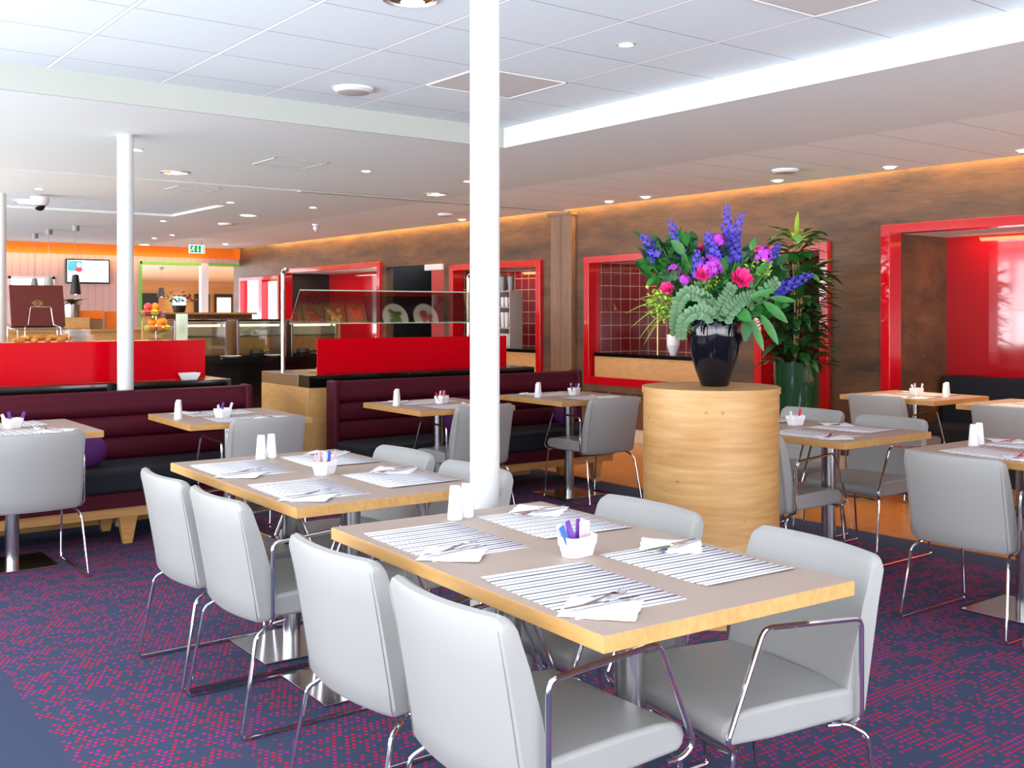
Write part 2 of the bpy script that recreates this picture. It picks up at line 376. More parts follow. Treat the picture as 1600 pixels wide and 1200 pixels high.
# right wall with its openings, given as (y0, y1, z0, z1)
ops = [(-1.5, 5.10, 0, 2.05), (5.79, 6.45, 0, 1.943), (7.05, 8.88, .67, 1.943), (9.82, 11.59, 0, 1.943), (11.86, 13.38, 0, 2.04), (13.58, 16.76, 0, 2.058), (16.995, 17.645, 0, 1.97), (17.775, 18.595, 0, 1.97)]
wm = MB(); y = -3.3
for (a, b_, z0, z1) in ops:
    wm.box(WX, WX+.12, y, a, 0, ZC+.12); wm.box(WX, WX+.12, a, b_, z1, ZC+.12)
    if z0 > 0: wm.box(WX, WX+.12, a, b_, 0, z0)
    y = b_
wm.box(WX, WX+.12, y, 19, 0, ZC+.12)
struct(wm.build('wall_right', 'wall', smooth=False))
struct(MB().box(WX-.012, WX+.001, 5.2, 5.68, 0, .14).box(WX-.012, WX+.001, 6.56, 9.1, 0, .14).build('baseboard_right', 'skirting', smooth=False))
bb = MB().box(WX-.02, WX+.001, 6.95, 8.95, .14, .585)
for k in range(6):
    for q in range(2): bb.box(WX-.0215, WX-.019, 8.85-.32*k-.26, 8.85-.32*k, .50-.035*q, .515-.035*q, 1)
struct(bb.build('trim_3', ['darkwood', 'blackmatte'], smooth=False))
def frame(name, y0, y1, z0, z1, t=.085, p=.045, bottom=False, dep=.125):
    f_ = MB(); x0, x1 = WX-p, WX+dep
    f_.box(x0, x1, y0, y0+t, z0, z1); f_.box(x0, x1, y1-t, y1, z0, z1); f_.box(x0, x1, y0+t, y1-t, z1-t*.85, z1)
    if bottom: f_.box(x0, x1, y0+t, y1-t, z0, z0+t)
    return struct(f_.build(name, 'red', bevel=.003, seg=2))
frame('trim_4', -1.6, 5.18, 0, 2.12)
frame('trim_5', 5.71, 6.53, 0, 2.01)
frame('trim_6', 6.97, 8.96, .59, 2.01, bottom=True)
frame('trim_7', 9.74, 11.67, 0, 2.01)
frame('trim_8', 13.5, 16.84, 0, 2.125)
frame('trim_9', 16.93, 17.71, 0, 2.02, t=.07)
frame('trim_10', 17.71, 18.66, 0, 2.02, t=.07)
BX = 8.70
def niche(name, y0, y1, z1, mats):      # inside of a recess: far side, near side, back, lid
    n_ = MB(); e = .03
    n_.box(WX+.1, BX, y1, y1+e, 0, z1, 0); n_.box(WX+.1, BX, y0-e, y0, 0, z1, 1); n_.box(BX, BX+e, y0-e, y1+e, 0, z1+.02, 2); n_.box(WX+.1, BX, y0-e, y1+e, z1, z1+e, 3)
    return struct(n_.build(name, mats, smooth=False))
niche('wall_alcove', -1.5, 5.10, 2.05, ['wall', 'wall', 'redwall', 'soffit'])
niche('wall_niche', 5.79, 6.45, 1.94, ['rt_y', 'rt_y', 'rt_x', 'soffit'])
niche('wall_niche.001', 7.05, 8.88, 1.94, ['rt_y', 'rt_y', 'rt_x', 'soffit'])
niche('wall_niche.002', 9.82, 11.59, 1.94, ['rt_y', 'rt_y', 'rt_x', 'soffit'])
niche('wall_niche.003', 13.58, 16.76, 2.05, ['blackmatte', 'redwall', 'redwall', 'soffit'])
area('alcove_strip', (8.5, 1.9, 2.03), (0, R(-35), 0), .05, 6.0, 12, (1, .45, .18))
area('niche_strip', (8.5, 7.95, 1.92), (0, R(-35), 0), .05, 1.5, 2.2, (1, .5, .22))
area('niche_strip', (8.5, 10.7, 1.92), (0, R(-35), 0), .05, 1.5, 2.5, (1, .5, .22))
area('niche_strip', (8.3, 15.2, 2.03), (0, 0, 0), .1, 2.5, 8, (1, .85, .65))
# dark doorway with a red door leaf edge
struct(MB().box(BX, BX+.03, 11.7, 13.5, 0, 2.1).box(WX+.12, BX, 13.38, 13.42, 0, 2.1).build('wall_doorway', 'blackmatte', smooth=False))
dr = struct(MB().box(WX+.02, WX+.06, 11.87, 12.2, 0, 2.0).build('door_1', 'redwall', bevel=.003))
MB().box(WX-.01, WX+.03, 12.1, 12.13, 1.45, 1.62).build('door_handle', 'steel', dr)
MB().box(WX-.03, WX+.03, 11.87, 12.3, 1.96, 2.04).build('door_closer', 'white', dr, bevel=.004)
# lit white panels behind the two narrow frames
m = mat('lit_panel', (240, 244, 255), .4, emit=1.0, emitc=(235, 240, 255))
M['litpanel'] = m
struct(MB().box(WX+.06, WX+.08, 17.02, 17.60, .9, 1.93).build('window_1', 'litpanel', smooth=False))
struct(MB().box(WX+.06, WX+.08, 17.80, 18.5, .9, 1.96).build('window_2', 'litpanel', smooth=False))
# pilaster
struct(MB().box(WX-.06, WX, 9.15, 9.34, 0, 2.5).box(WX-.06, WX, 9.345, 9.52, 0, 2.5).box(WX-.10, WX, 9.12, 9.55, 2.5, 2.535).build('trim_11', 'pilaster', smooth=False))
# far wall with window and wide opening
fw = MB(); FY = 18.75
fw.box(-3, 3.9, FY, FY+.15, 0, 2.37); fw.box(3.9, 4.62, FY, FY+.15, 0, 1.2); fw.box(3.9, 4.62, FY, FY+.15, 1.98, 2.37)
fw.box(4.62, 6.04, FY, FY+.15, 0, 2.37); fw.box(6.04, WX+.12, FY, FY+.15, 2.28, 2.37); fw.box(6.04, WX+.12, FY, FY+.15, 0, .95)
fw.box(-3, WX+.12, FY-.05, FY+.15, 2.37, 2.57, 1)
struct(fw.build('wall_far', ['pinkwall', 'orange'], smooth=False))
area('orange_band_light', (4.4, FY-.2, 2.36), (R(50), 0, 0), 5.5, .05, 6, (1, .7, .3))
M['greenedge'] = mat('green_reveal', (120, 200, 90), .5, noise=.02)
struct(MB().box(6.04, WX, FY-.02, FY+.16, 2.235, 2.285).box(6.02, 6.07, FY-.02, FY+.16, .95, 2.285).box(6.22, 6.42, FY+1.2, FY+1.3, 0, 2.5).build('trim_12', 'greenedge', smooth=False))
struct(MB().box(7.14, 7.27, FY-.03, FY+.1, .95, 2.28).build('trim_13', 'white', smooth=False))
M['daywin'] = mat('window_daylight_pane', (245, 250, 255), .3, emit=2.2, emitc=(240, 246, 255))
wf = struct(MB().box(3.9, 3.94, FY-.02, FY+.1, 1.2, 1.98).box(4.58, 4.62, FY-.02, FY+.1, 1.2, 1.98).box(3.9, 4.62, FY-.02, FY+.1, 1.94, 1.98).build('window_3', 'white', smooth=False))
MB().box(3.94, 4.58, FY+.06, FY+.08, 1.2, 1.94).build('pane', 'daywin', wf, smooth=False)
# room beyond the opening
M['ochre'] = wood('ochre_panel', (214, 160, 92), (190, 130, 66), 'X', .4)
rb = MB(); rb.box(6, 22, 38, 38.2, 0, 2.6, 0).box(2, 22, 18.9, 38.2, 2.5, 2.6, 1).box(22, 22.1, 19, 38, 0, 2.6, 0)
struct(rb.build('wall_beyond', ['ochre', 'soffit'], smooth=False))
struct(MB().box(8.9, 22, 18.9, 38, -.05, 0).box(5.86, 8.9, 25, 38, -.05, 0).build('floor.003', 'oakfloor', smooth=False))
for q in range(3): area('beyond_light', (9+2.5*q, 23+5*q, 2.45), (0, 0, 0), 4, 4, 190, (1, .88, .68))
M['screen2'] = mat('small_screen', (170, 215, 240), .3, emit=1.6)
tag(MB().box(13.4, 13.85, 37.85, 37.95, 1.55, 1.95).build('television', 'screen2', bevel=.005), 'small lit screen on the ochre wall of the room beyond the opening', 'television')
for x0, x1 in ((12.0, 12.85), (14.2, 14.75)): tag(MB().box(x0, x1, 37.85, 37.95, 1.3, 2.05).build('serving_hatch', 'blackmatte', bevel=.005), 'dark hatch on the ochre wall beyond, %s of the small screen' % ('left' if x0 < 13 else 'right'), 'hatch')
M['picture'] = mat('lit_picture', (250, 236, 200), .4, emit=1.1)
pf = thing('doorway_display', 'dark framed lit display on the ochre wall beyond, right of the small screen', 'display', (15.3, 37.9, .7))
MB().box(-.34, .34, -.03, .03, 0, 1.35).build('frame', 'blackmatte', pf, bevel=.005); MB().box(-.27, .27, -.045, -.028, .1, 1.22).build('panel', 'picture', pf)
t = thing('service_desk', 'brown wooden desk top seen behind the heated displays', 'desk', (5.1, 13.3, 0)); MB().box(-.55, .6, -.15, .15, 0, 1.36).build('body', 'darkwood', t); MB().box(-.6, .65, -.2, .2, 1.36, 1.385).build('desk_top', 'oakx', t, bevel=.002, seg=1)
t = thing('potted_plant', 'bushy plant with reddish blooms beyond the fruit stand', 'plant', (4.78, 13.3, 1.386)); MB().lathe([(.07, 0), (.09, .09)], n=16).build('pot', 'blackmatte', t); g = MB()
for q in range(60): v_ = Vector((random.gauss(0, .09), random.gauss(0, .06), .12+abs(random.gauss(0, .05)))); g.leaf(v_, Vector((random.gauss(0, 1), random.gauss(0, 1), .6)), (0, 0, 1), .06, .035)
g.build('foliage', 'leafd', t); g = MB()
for q in range(9): g.ball((random.gauss(.04, .08), -.08, .14+random.uniform(0, .08)), .018, 6)
g.build('blooms', 'meat', t)
# left window front and rear opening posts (daylight comes in between them)
wl = MB()
for k in range(11): wl.box(-1.5, -1.4, -2.4+2.1*k-.45-.04, -2.4+2.1*k-.45+.04, 0, ZU)
wl.box(-1.5, -1.4, -3.3, 19, 0, .35); wl.box(-1.5, -1.4, -3.3, 19, 2.45, ZU)
struct(wl.build('wall_left', 'white', smooth=False))

# ------------------------------------------------------------------ columns
for (x, y, lab) in ((2.148, 2.98, 'white round column standing between the two nearest tables'), (2.17, 7.03, 'white round column behind the left plum banquette'), (2.26, 11.2, 'white round column at the far left edge, beyond the serving bar')):
    zt = ZU if y < 5 else ZC
    t = thing('column', lab, 'column', (x, y, 0))
    MB().lathe([(.0515, 0), (.0515, zt)], n=40).build('shaft', 'column', t)
    MB().lathe([(.062, 0), (.062, .02), (.053, .03)], n=32).build('collar', 'column', t)

# ------------------------------------------------------------------ chairs
def make_chair(label):
    t = thing('dining_chair', label, 'chair')
    # backrest: wedge-shaped upholstered slab, a little curved in plan
    out = [(-.222, .372), (-.236, .362), (-.243, .368)]
    loop = [(-.155, .375), (-.168, .440), (-.200, .55), (-.232, .66), (-.262, .755), (-.270, .768), (-.285, .775), (-.300, .770), (-.304, .755),
            (-.286, .66), (-.266, .55), (-.247, .44), (-.238, .378), (-.225, .364), (-.175, .362)]
    cv = lambda y: .036*(y/.228)**2
    W2, RC = .230, .034
    ys = [-W2+RC*(1-math.cos(PI/2*k/7)) for k in range(7)]; ys = ys+[-.19+.038*k for k in range(11)]+[-y for y in ys[::-1]]
    ys = sorted(set(round(y, 5) for y in ys)); g = MB(); vs = []; fs = []; n = len(loop)
    for y in ys:
        dy = max(0, abs(y)-(W2-RC)); q = (RC-math.sqrt(max(0, RC*RC-dy*dy))) if dy else 0
        for x, z in loop:
            top = (z-.56)/.215
            vs.append((x+cv(y)-(.012*q/RC if x > -.2 and z < .5 else 0), y, z-q*.8*max(0, top)**3+q*.8*max(0, -top)**3))
    for j in range(len(ys)-1):
        for k in range(n): fs.append((j*n+k, j*n+(k+1) % n, (j+1)*n+(k+1) % n, (j+1)*n+k))
    fs += [tuple(range(n))[::-1], tuple(range((len(ys)-1)*n, len(ys)*n))]
    g.add(vs, fs).build('backrest', 'chair', t, bevel=.009, seg=3, angle=50)
    for sy in (-1, 1):
        MB().tube([(x+cv(.219)-.0004, sy*.2195, z) for x, z in [(-.236, .372), (-.240, .385), (-.247, .44), (-.266, .55), (-.286, .66), (-.302, .745), (-.300, .756)]], .0014, 5).build('seam', 'darkcover', t)
    # seat cushion
    lp = [(-.17, .378), (-.17, .452), (-.06, .456), (.06, .459), (.17, .457), (.225, .450), (.250, .436), (.258, .415), (.252, .393), (.235, .380), (.1, .374)]
    MB().prism(lp, -.232, .232, 8).build('seat', 'chair', t, bevel=.014, seg=3, angle=50)
    for sy in (-1, 1):
        y = .245*sy
        MB().tube([(-.10, sy*.20, .358), (-.165, sy*.205, .352), (-.212, sy*.225, .322), (-.27, y, .0075), (.27, y, .0075), (.232, sy*.238, .352), (.228, sy*.238, .368)], .0066, 10, fillet=.017).build('sled_leg', 'chrome', t)
        MB().tube([(.205, sy*.225, .362), (.232, sy*.246, .372), (.262, sy*.252, .40), (.150, sy*.252, .652), (-.165, sy*.252, .632), (-.165, sy*.252, .385), (-.16, sy*.225, .362)], .0068, 10, fillet=.026).build('armrest', 'chrome', t)
    MB().tube([(.228, -.238, .368), (.235, -.20, .366), (.24, 0, .366), (.235, .20, .366), (.228, .238, .368)], .0062, 8).build('under_frame', 'chrome', t)
    MB().tube([(-.12, -.2, .358), (-.12, .2, .358)], .0062, 8).build('crossbar', 'chrome', t)
    return t
CH = 'grey leather armchairs on chrome sled frames'
chairs = [
 (1.55, 1.94, -1, 'grey armchair on left of nearest table, nearer to camera'),
 (1.575, 2.53, 1, 'grey armchair on left of nearest table, its farther seat'),
 (1.645, 3.50, 0, 'grey armchair on left side of second table, closest to nearest table'),
 (1.645, 4.04, 0, 'grey armchair on left side of second table, end nearest the banquette'),
 (2.16, 1.84, 180-9, 'grey armchair on right of nearest table, in front of the wooden drum'),
 (2.18, 2.47, 180-2, 'grey armchair on right side of nearest table, behind its caddy'),
 (2.22, 3.49, 180, 'grey armchair partly hidden behind the central white column'),
 (2.25, 4.09, 180, 'grey armchair at the far right corner of the second table'),
 (1.34, 6.02, 90, 'grey armchair seen from behind at the left edge, facing banquette'),
 (2.62, 6.06, 90, 'grey armchair seen from behind between second table and left banquette'),
 (4.13, 5.98, 90, 'grey armchair partly behind central column, facing the right banquette'),
 (5.24, 5.90, 88, 'grey armchair left of the wooden drum, facing right banquette end table'),
 (5.38, 4.22, 180, 'grey armchair right of the drum, its back near the green pot'),
 (5.31, 3.61, 180, 'grey armchair at table right of the drum, on its far right side'),
 (4.55, 3.64, 0, 'grey armchair just right of the drum, facing right, back half hidden'),
 (4.57, 2.50, 0, 'grey armchair seen from behind at the right-hand table with two shakers'),
 (4.55, 1.93, 0, 'grey armchair cut off by the right edge, only a leg in view'),
 (5.42, 2.40, 180, 'grey armchair glimpsed beneath the right-hand table, on its far side'),
 (7.20, 4.64, 0, 'grey armchair facing the red alcove, left of the alcove table'),
 (7.07, 3.58, 0, 'grey armchair by the alcove, cut by right edge of photo'),
]
for x, y, a, lab in chairs: proto(PR, 'chair', make_chair, (x, y, 0), R(a), lab, 'chair', CH)

# ------------------------------------------------------------------ tables
def table_maker(wx, wy, peds, xo='oak'):
    def mk(label):
        t = thing('dining_table', label, 'table')
        MB().box(-wx/2, wx/2, -wy/2, wy/2, .714, .749).build('wood_edge', xo, t, bevel=.0015, seg=1)
        MB().box(-wx/2+.002, wx/2-.002, -wy/2+.002, wy/2-.002, .747, .750).build('tabletop', 'laminate', t, smooth=False)
        for py in peds:
            MB().lathe([(.038, .008), (.038, .714)], (0, py, 0), 32).build('pedestal', 'steel', t)
            b_ = MB().box(-.2, .2, py-.2, py+.2, .001, .009); b_.build('base_plate', 'plate_steel', t, bevel=.002, seg=1)
            MB().box(-.14, .14, py-.14, py+.14, .708, .7145).build('mounting_plate', 'grey', t)
        return t
    return mk
big = table_maker(.775, 1.285, (-.27, .27)); small = table_maker(.755, .80, (0,), 'oakx')
TG = 'oak-edged dining tables'
T = {}
for k, x, y, a, kind, lab in [
 ('t1', 1.835, 2.18, -3.0, 'big', 'nearest oak-edged table laid for four, in front of the column'),
 ('t2', 1.94, 3.82, -1.5, 'big', 'second oak-edged table laid for four, behind the nearest table'),
 ('t6', 4.835, 3.79, 0, 'big', 'long oak-edged table right of the wooden drum'),
 ('t7', 4.86, 2.19, 0, 'big', 'long oak-edged table at right edge with two white shakers on corner'),
 ('t3', 2.57, 6.28, -2, 'small', 'small oak-edged table before the left banquette, near its right end'),
 ('t3b', 1.33, 6.30, 0, 'small', 'small oak-edged table at left edge in front of the left banquette'),
 ('t4', 4.06, 6.19, -2, 'small', 'small oak-edged table at left end of the right banquette'),
 ('t5', 5.24, 6.17, -2, 'small', 'small oak-edged table at right end of the right banquette'),
 ('t8', 7.40, 4.61, 0, 'small', 'small oak-edged table at the mouth of the red alcove'),
 ('t9', 7.32, 3.60, 0, 'small', 'small oak-edged table at right edge before the red alcove')]:
    proto(PR, kind, big if kind == 'big' else small, (x, y, 0), R(a), lab, 'table', TG); T[k] = (x, y, R(a))
TZ = .7502
# ---- place settings
def make_mat(label):
    g = MB(); nx, ny = 3, 16; vs = []; fs = []
    for i in range(nx+1):
        for j in range(ny+1):
            v_ = -.2+.4*j/ny; vs.append((-.152+.304*i/nx, v_, .0006+.004*max(0, (v_-.12)/.08)**2))
    for i in range(nx):
        for j in range(ny): a = i*(ny+1)+j; fs.append((a, a+1, a+ny+2, a+ny+1))
    g.add(vs, fs); o = g.build('placemat', 'mat'); s_ = o.modifiers.new('s', 'SOLIDIFY'); s_.thickness = .0007; s_.offset = 1; return o
def make_napkin(label):
    g = MB(); h = .083; n = 6; vs = []; fs = []
    for i in range(n+1):
        for j in range(n+1):
            x, y = -h+2*h*i/n, -h+2*h*j/n
            vs.append((x+.002*math.sin(9*j), y+.002*math.sin(7*i), .0026+.0012*math.sin(i*1.7)*math.cos(j*1.3)+.003*(i == n)))
    for i in range(n):
        for j in range(n): a = i*(n+1)+j; fs.append((a, a+1, a+n+2, a+n+1))
    g.add(vs, fs); o = g.build('napkin', 'paper'); s_ = o.modifiers.new('s', 'SOLIDIFY'); s_.thickness = .0016; s_.offset = 1; return o
def make_fork(label):
    g = MB(); prof = [(-.10, .0085, 0), (-.06, .007, .001), (0, .004, .004), (.03, .0035, .006), (.045, .010, .005), (.06, .012, .003)]
    vs = []
    for x, w_, z in prof: vs += [(x, -w_, z), (x, w_, z), (x, w_, z+.002), (x, -w_, z+.002)]
    fs = []
    for i in range(len(prof)-1):
        for k in range(4): fs.append((i*4+k, i*4+(k+1) % 4, i*4+4+(k+1) % 4, i*4+4+k))
    fs += [(3, 2, 1, 0), tuple(range(len(prof)*4-4, len(prof)*4))]; g.add(vs, fs)
    for q in (-.0102, -.0034, .0034, .0102): g.tube([(.058, q, .004), (.078, q, .005), (.095, q*.95, .010)], [.0016, .0015, .0008], 6)
    return g.build('fork', 'chrome', angle=30)
def make_knife(label):
    t = thing('knife', label, 'knife')
    MB().box(-.11, -.005, -.0065, .0065, 0, .006).build('handle', 'chrome', t, bevel=.0025, seg=3)
    MB().add([(-.006, -.003, .001), (-.006, .009, .001), (.07, .010, .001), (.095, .004, .001), (.10, -.003, .001), (-.006, -.003, .003), (-.006, .009, .0022), (.07, .010, .0022), (.095, .004, .0022), (.10, -.003, .003)],
             [(4, 3, 2, 1, 0), (5, 6, 7, 8, 9), (0, 1, 6, 5), (1, 2, 7, 6), (2, 3, 8, 7), (3, 4, 9, 8), (4, 0, 5, 9)]).build('blade', 'chrome', t)
    return t
def setting(tk, side, seat, where, napkin=True):
    """side: direction the diner faces (radians, table frame); seat: offset along the edge"""
    x, y, a = T[tk]; base = Matrix.Translation((x, y, 0)) @ Matrix.Rotation(a, 4, 'Z') @ Matrix.Rotation(side, 4, 'Z')
    half = .3875 if tk in ('t1', 't2', 't6', 't7') else .40
    if tk in ('t8', 't9'): half = .3775
    jit = random.uniform(-2.5, 2.5)
    c_ = base @ Vector((-half+.185, seat, 0)); rot = a+side
    proto(PR, 'mat', make_mat, (c_.x, c_.y, TZ), rot+R(jit), 'black-striped white placemat ' + where, 'placemat', 'striped paper placemats')
    if not napkin: return
    n_ = base @ Vector((-half+.115, seat-.165, 0)); proto(PR, 'nap', make_napkin, (n_.x, n_.y, TZ), rot-R(43)+R(jit*2), 'white paper napkin under cutlery ' + where, 'napkin', 'white paper napkins')
    f_ = base @ Vector((-half+.150, seat-.125, 0)); proto(PR, 'fork', make_fork, (f_.x, f_.y, TZ+.0068), rot+R(22+jit*3), 'steel fork lying on napkin ' + where, 'fork', 'steel forks')
    k_ = base @ Vector((-half+.135, seat-.150, 0)); proto(PR, 'knife', make_knife, (k_.x, k_.y, TZ+.0068), rot+R(6+jit*3), 'steel knife lying on napkin ' + where, 'knife', 'steel knives')
names = {'t1': 'nearest table', 't2': 'second table', 't6': 'table right of drum', 't7': 'right-hand table'}
for k, nm in names.items():
    for side, sn in ((0, 'left'), (PI, 'right')):
        for q, qn in ((-.31, 'near'), (.31, 'far')):
            setting(k, side, (q-.02) if side == 0 else -(q+.02), 'on the %s, %s %s place' % (nm, qn, sn))
for k, nm in {'t3': 'left banquette\'s right-end table', 't3b': 'table at left edge', 't4': 'left table of the right banquette', 't5': 'right table of the right banquette'}.items():
    setting(k, PI/2, 0, 'on the %s, chair side' % nm); setting(k, -PI/2, 0, 'on the %s, bench side' % nm)
for k, nm in {'t8': 'alcove table', 't9': 'alcove table at right edge'}.items():
    setting(k, 0, 0, 'on the %s, chair side' % nm); setting(k, PI, 0, 'on the %s, bench side' % nm)
# ---- shakers
def make_shaker(label):
    t = thing('shaker', label, 'shaker')
    MB().lathe([(.0235, 0), (.0245, .004), (.0165, .098), (.0155, .103), (.012, .1055)], n=24).build('body', 'porcelain', t)
    h = MB()
    for q in range(3): h.lathe([(.0012, 0), (.0012, .0004)], (.005*math.cos(q*2.1), .005*math.sin(q*2.1), .1055), 6)
    h.build('holes', 'blackmatte', t)
    return t
def shaker(x, y, lab): proto(PR, 'shaker', make_shaker, (x, y, TZ), random.uniform(0, 3), lab, 'shaker', 'white ceramic shakers')
for (px, py, lab) in [(711, 811, 'white ceramic shaker on nearest table, left of the pair'), (729, 807, 'white ceramic shaker on nearest table, against the column'),
    (408, 717, 'white ceramic shaker on second table, left of the pair'), (424, 715, 'white ceramic shaker on second table, right of the pair'),
    (1521, 697, 'white ceramic shaker on right-hand table, left of the pair'), (1530, 694, 'white ceramic shaker on right-hand table, right of the pair'),
    (278, 655, 'white ceramic shaker on table by the left banquette'), (279, 651.5, 'white ceramic shaker half hidden behind another, left banquette table'),
    (619, 634, 'white ceramic shaker on left table of the right banquette'), (620.5, 631, 'white ceramic shaker hidden behind another, right banquette left table'),
    (840, 621, 'white ceramic shaker on right table of the right banquette'), (841.5, 618.5, 'white ceramic shaker behind another, right banquette right table'),
    (1477, 620.5, 'white ceramic shaker on the alcove table'), (1479.5, 618.5, 'white ceramic shaker behind another on the alcove table')]:
    p = at(px, py, .75); shaker(p.x, p.y, lab)
# ---- sugar caddies with sachets
def make_caddy(label):
    g = MB(); lx, ly = .052, .036
    def ring(sx, sy, z, c_=.012): return [(-sx+c_, -sy, z), (sx-c_, -sy, z), (sx, -sy+c_, z), (sx, sy-c_, z), (sx-c_, sy, z), (-sx+c_, sy, z), (-sx, sy-c_, z), (-sx, -sy+c_, z)]
    rs = [ring(lx*.80, ly*.78, 0), ring(lx*.92, ly*.9, .030), ring(lx*.97, ly*.96, .032), ring(lx, ly, .055), ring(lx-.004, ly-.004, .055, .010), ring(lx*.78, ly*.72, .006, .009)]
    vs = [v for r_ in rs for v in r_]; fs = []
    for i in range(5):
        for k in range(8): fs.append((i*8+k, i*8+(k+1) % 8, i*8+8+(k+1) % 8, i*8+8+k))
    fs += [tuple(range(8))[::-1], tuple(range(40, 48))]
    g.add(vs, fs); return g.build('sugar_caddy', 'porcelain', bevel=.0015, seg=2)
SMESH = {}
def sachet(col, loc, tilt, rz, lab, grp):
    if col not in SMESH:
        SMESH[col] = MB().box(-.0085, .0085, -.0022, .0022, 0, .076).box(-.0085, .0085, -.0006, .0006, -.003, .080).build('sugar_sachet', col, bevel=.0006, seg=1); o = SMESH[col]
    else:
        o = SMESH[col].copy(); COL.objects.link(o)
    o.location = loc; o.rotation_euler = (tilt[0], tilt[1], rz); tag(o, lab, 'sachet', grp)
cads = [('t1', at(902, 868, .75), R(8), ['sachet_b', 'sachet_w', 'sachet_p', 'sachet_p', 'sachet_k', 'sachet_p', 'sachet_k', 'sachet_w'], 'nearest table'),
        ('t2', at(507, 741, .75), R(30), ['sachet_k', 'sachet_b', 'sachet_w', 'sachet_k', 'sachet_b', 'sachet_w', 'sachet_k'], 'second table'),
        ('t3', at(348, 652, .75), R(20), ['sachet_w', 'sachet_p', 'sachet_w'], 'table by the left banquette'),
        ('t3b', at(20, 669, .75), R(20), ['sachet_w', 'sachet_p', 'sachet_p'], 'table at the left edge'),
        ('t4', at(690, 630.5, .75), R(20), ['sachet_r', 'sachet_w', 'sachet_r', 'sachet_k'], 'left table of right banquette'),
        ('t5', at(897, 617, .75), R(20), ['sachet_p', 'sachet_w', 'sachet_w', 'sachet_p'], 'right table of right banquette'),
        ('t6', at(1243, 664, .75), R(-10), ['sachet_w', 'sachet_r'], 'table right of drum'),
        ('t8', at(1432, 617.5, .75), R(-10), ['sachet_w', 'sachet_k', 'sachet_w'], 'alcove table')]
cn = {'sachet_b': 'blue', 'sachet_w': 'white', 'sachet_p': 'purple', 'sachet_k': 'pale pink', 'sachet_r': 'red'}
for k, p, rz, cols, nm in cads:
    proto(PR, 'caddy', make_caddy, (p.x, p.y, TZ), rz, 'white ceramic sugar caddy on the ' + nm, 'caddy', 'sugar caddies')
    n = len(cols)
    for i, c_ in enumerate(cols):
        off = Matrix.Rotation(rz, 4, 'Z') @ Vector((-.032+.064*i/max(1, n-1), (.012 if i % 2 else -.012), 0))
        sachet(c_, (p.x+off.x, p.y+off.y, TZ+.012), (R(random.uniform(-14, 14)), R(-22+44*i/max(1, n-1)+random.uniform(-7, 7))), rz, '%s sugar sachet standing in the caddy on the %s' % (cn[c_], nm), 'sachets in the caddy on the ' + nm)

# ------------------------------------------------------------------ banquettes
def banquette(x0, x1, lab, legs):
    t = thing('banquette', lab, 'banquette', ((x0+x1)/2, 6.9, 0)); h = (x1-x0)/2
    # padded back made of horizontal rolls
    lp = [(.10, .30), (.10, .885), (.08, .902), (.03, .905), (.0, .895), (-.012, .87), (-.012, .775)]
    z = .775
    g = MB(); prof = [(.085, .30), (.085, .87), (.07, .885), (.03, .888), (.005, .878), (-.006, .855)]
    for zt, zb in ((.83, .735), (.725, .60), (.59, .46)):
        for k in range(7):
            u = k/6; prof.append((-.006-.018*math.sin(PI*u)**.6-.006*(0 if zt > .8 else 1), zt+(zb-zt)*u))
        prof.append((.010, zb-.005))
    prof += [(.0, .44), (.0, .30)]
    vs = []; fs = []; n = len(prof)
    for x in (-h+.05, h-.05): vs += [(x, y_, z_) for y_, z_ in prof]
    for k in range(n): fs.append((k, (k+1) % n, n+(k+1) % n, n+k))
    fs += [tuple(range(n)), tuple(range(n, 2*n))[::-1]]
    g.add(vs, fs); g.build('backrest', 'plum', t, angle=50)
    for s in (-1, 1):
        MB().box(min(s*(h-.05), s*h), max(s*(h-.05), s*h), -.045, .09, .22, .895).build('end_panel', 'plum', t, bevel=.018, seg=3)
    MB().box(-h+.02, h-.02, -.50, .0, .315, .455).build('seat_cushion', 'navy', t, bevel=.03, seg=4)
    MB().box(-h+.02, h-.02, -.48, .08, .225, .315).build('seat_base', 'plum', t, bevel=.006)
    MB().box(-h+.03, h-.03, -.46, .06, .165, .225).build('rail', 'oakx', t, bevel=.003)
    for x in legs:
        for y_ in (-.42, .02):
            l_ = MB(); l_.add([(x-.055, y_-.03, .166), (x+.055, y_-.03, .166), (x+.055, y_+.03, .166), (x-.055, y_+.03, .166), (x-.026, y_-.02, 0), (x+.026, y_-.02, 0), (x+.026, y_+.02, 0), (x-.026, y_+.02, 0)], [(0, 1, 2, 3), (7, 6, 5, 4), (0, 4, 5, 1), (1, 5, 6, 2), (2, 6, 7, 3), (3, 7, 4, 0)])
            l_.build('leg', 'oakx', t, bevel=.002)
    return t
banquette(-.5, 2.98, 'long plum banquette with navy seat on the left', (.77, -.9))
banquette(3.60, 5.98, 'plum banquette with navy seat to the right, behind the column', (-1.0, 1.0))
for (x, y, lab) in ((1.83, 6.62, 'round purple cushion on the left banquette between two tables'), (4.55, 6.68, 'round purple cushion on right banquette, beside its left table'), (5.62, 6.66, 'round purple cushion at the right end of the right banquette')):
    MB().ball((0, 0, 0), .10, 14, sz=1).build('cushion', 'purple', loc=(x, y, .455+.10)); tag(D.objects[-1] if False else [o for o in COL.objects if o.name.startswith('cushion')][-1], lab, 'cushion', 'round purple cushions')

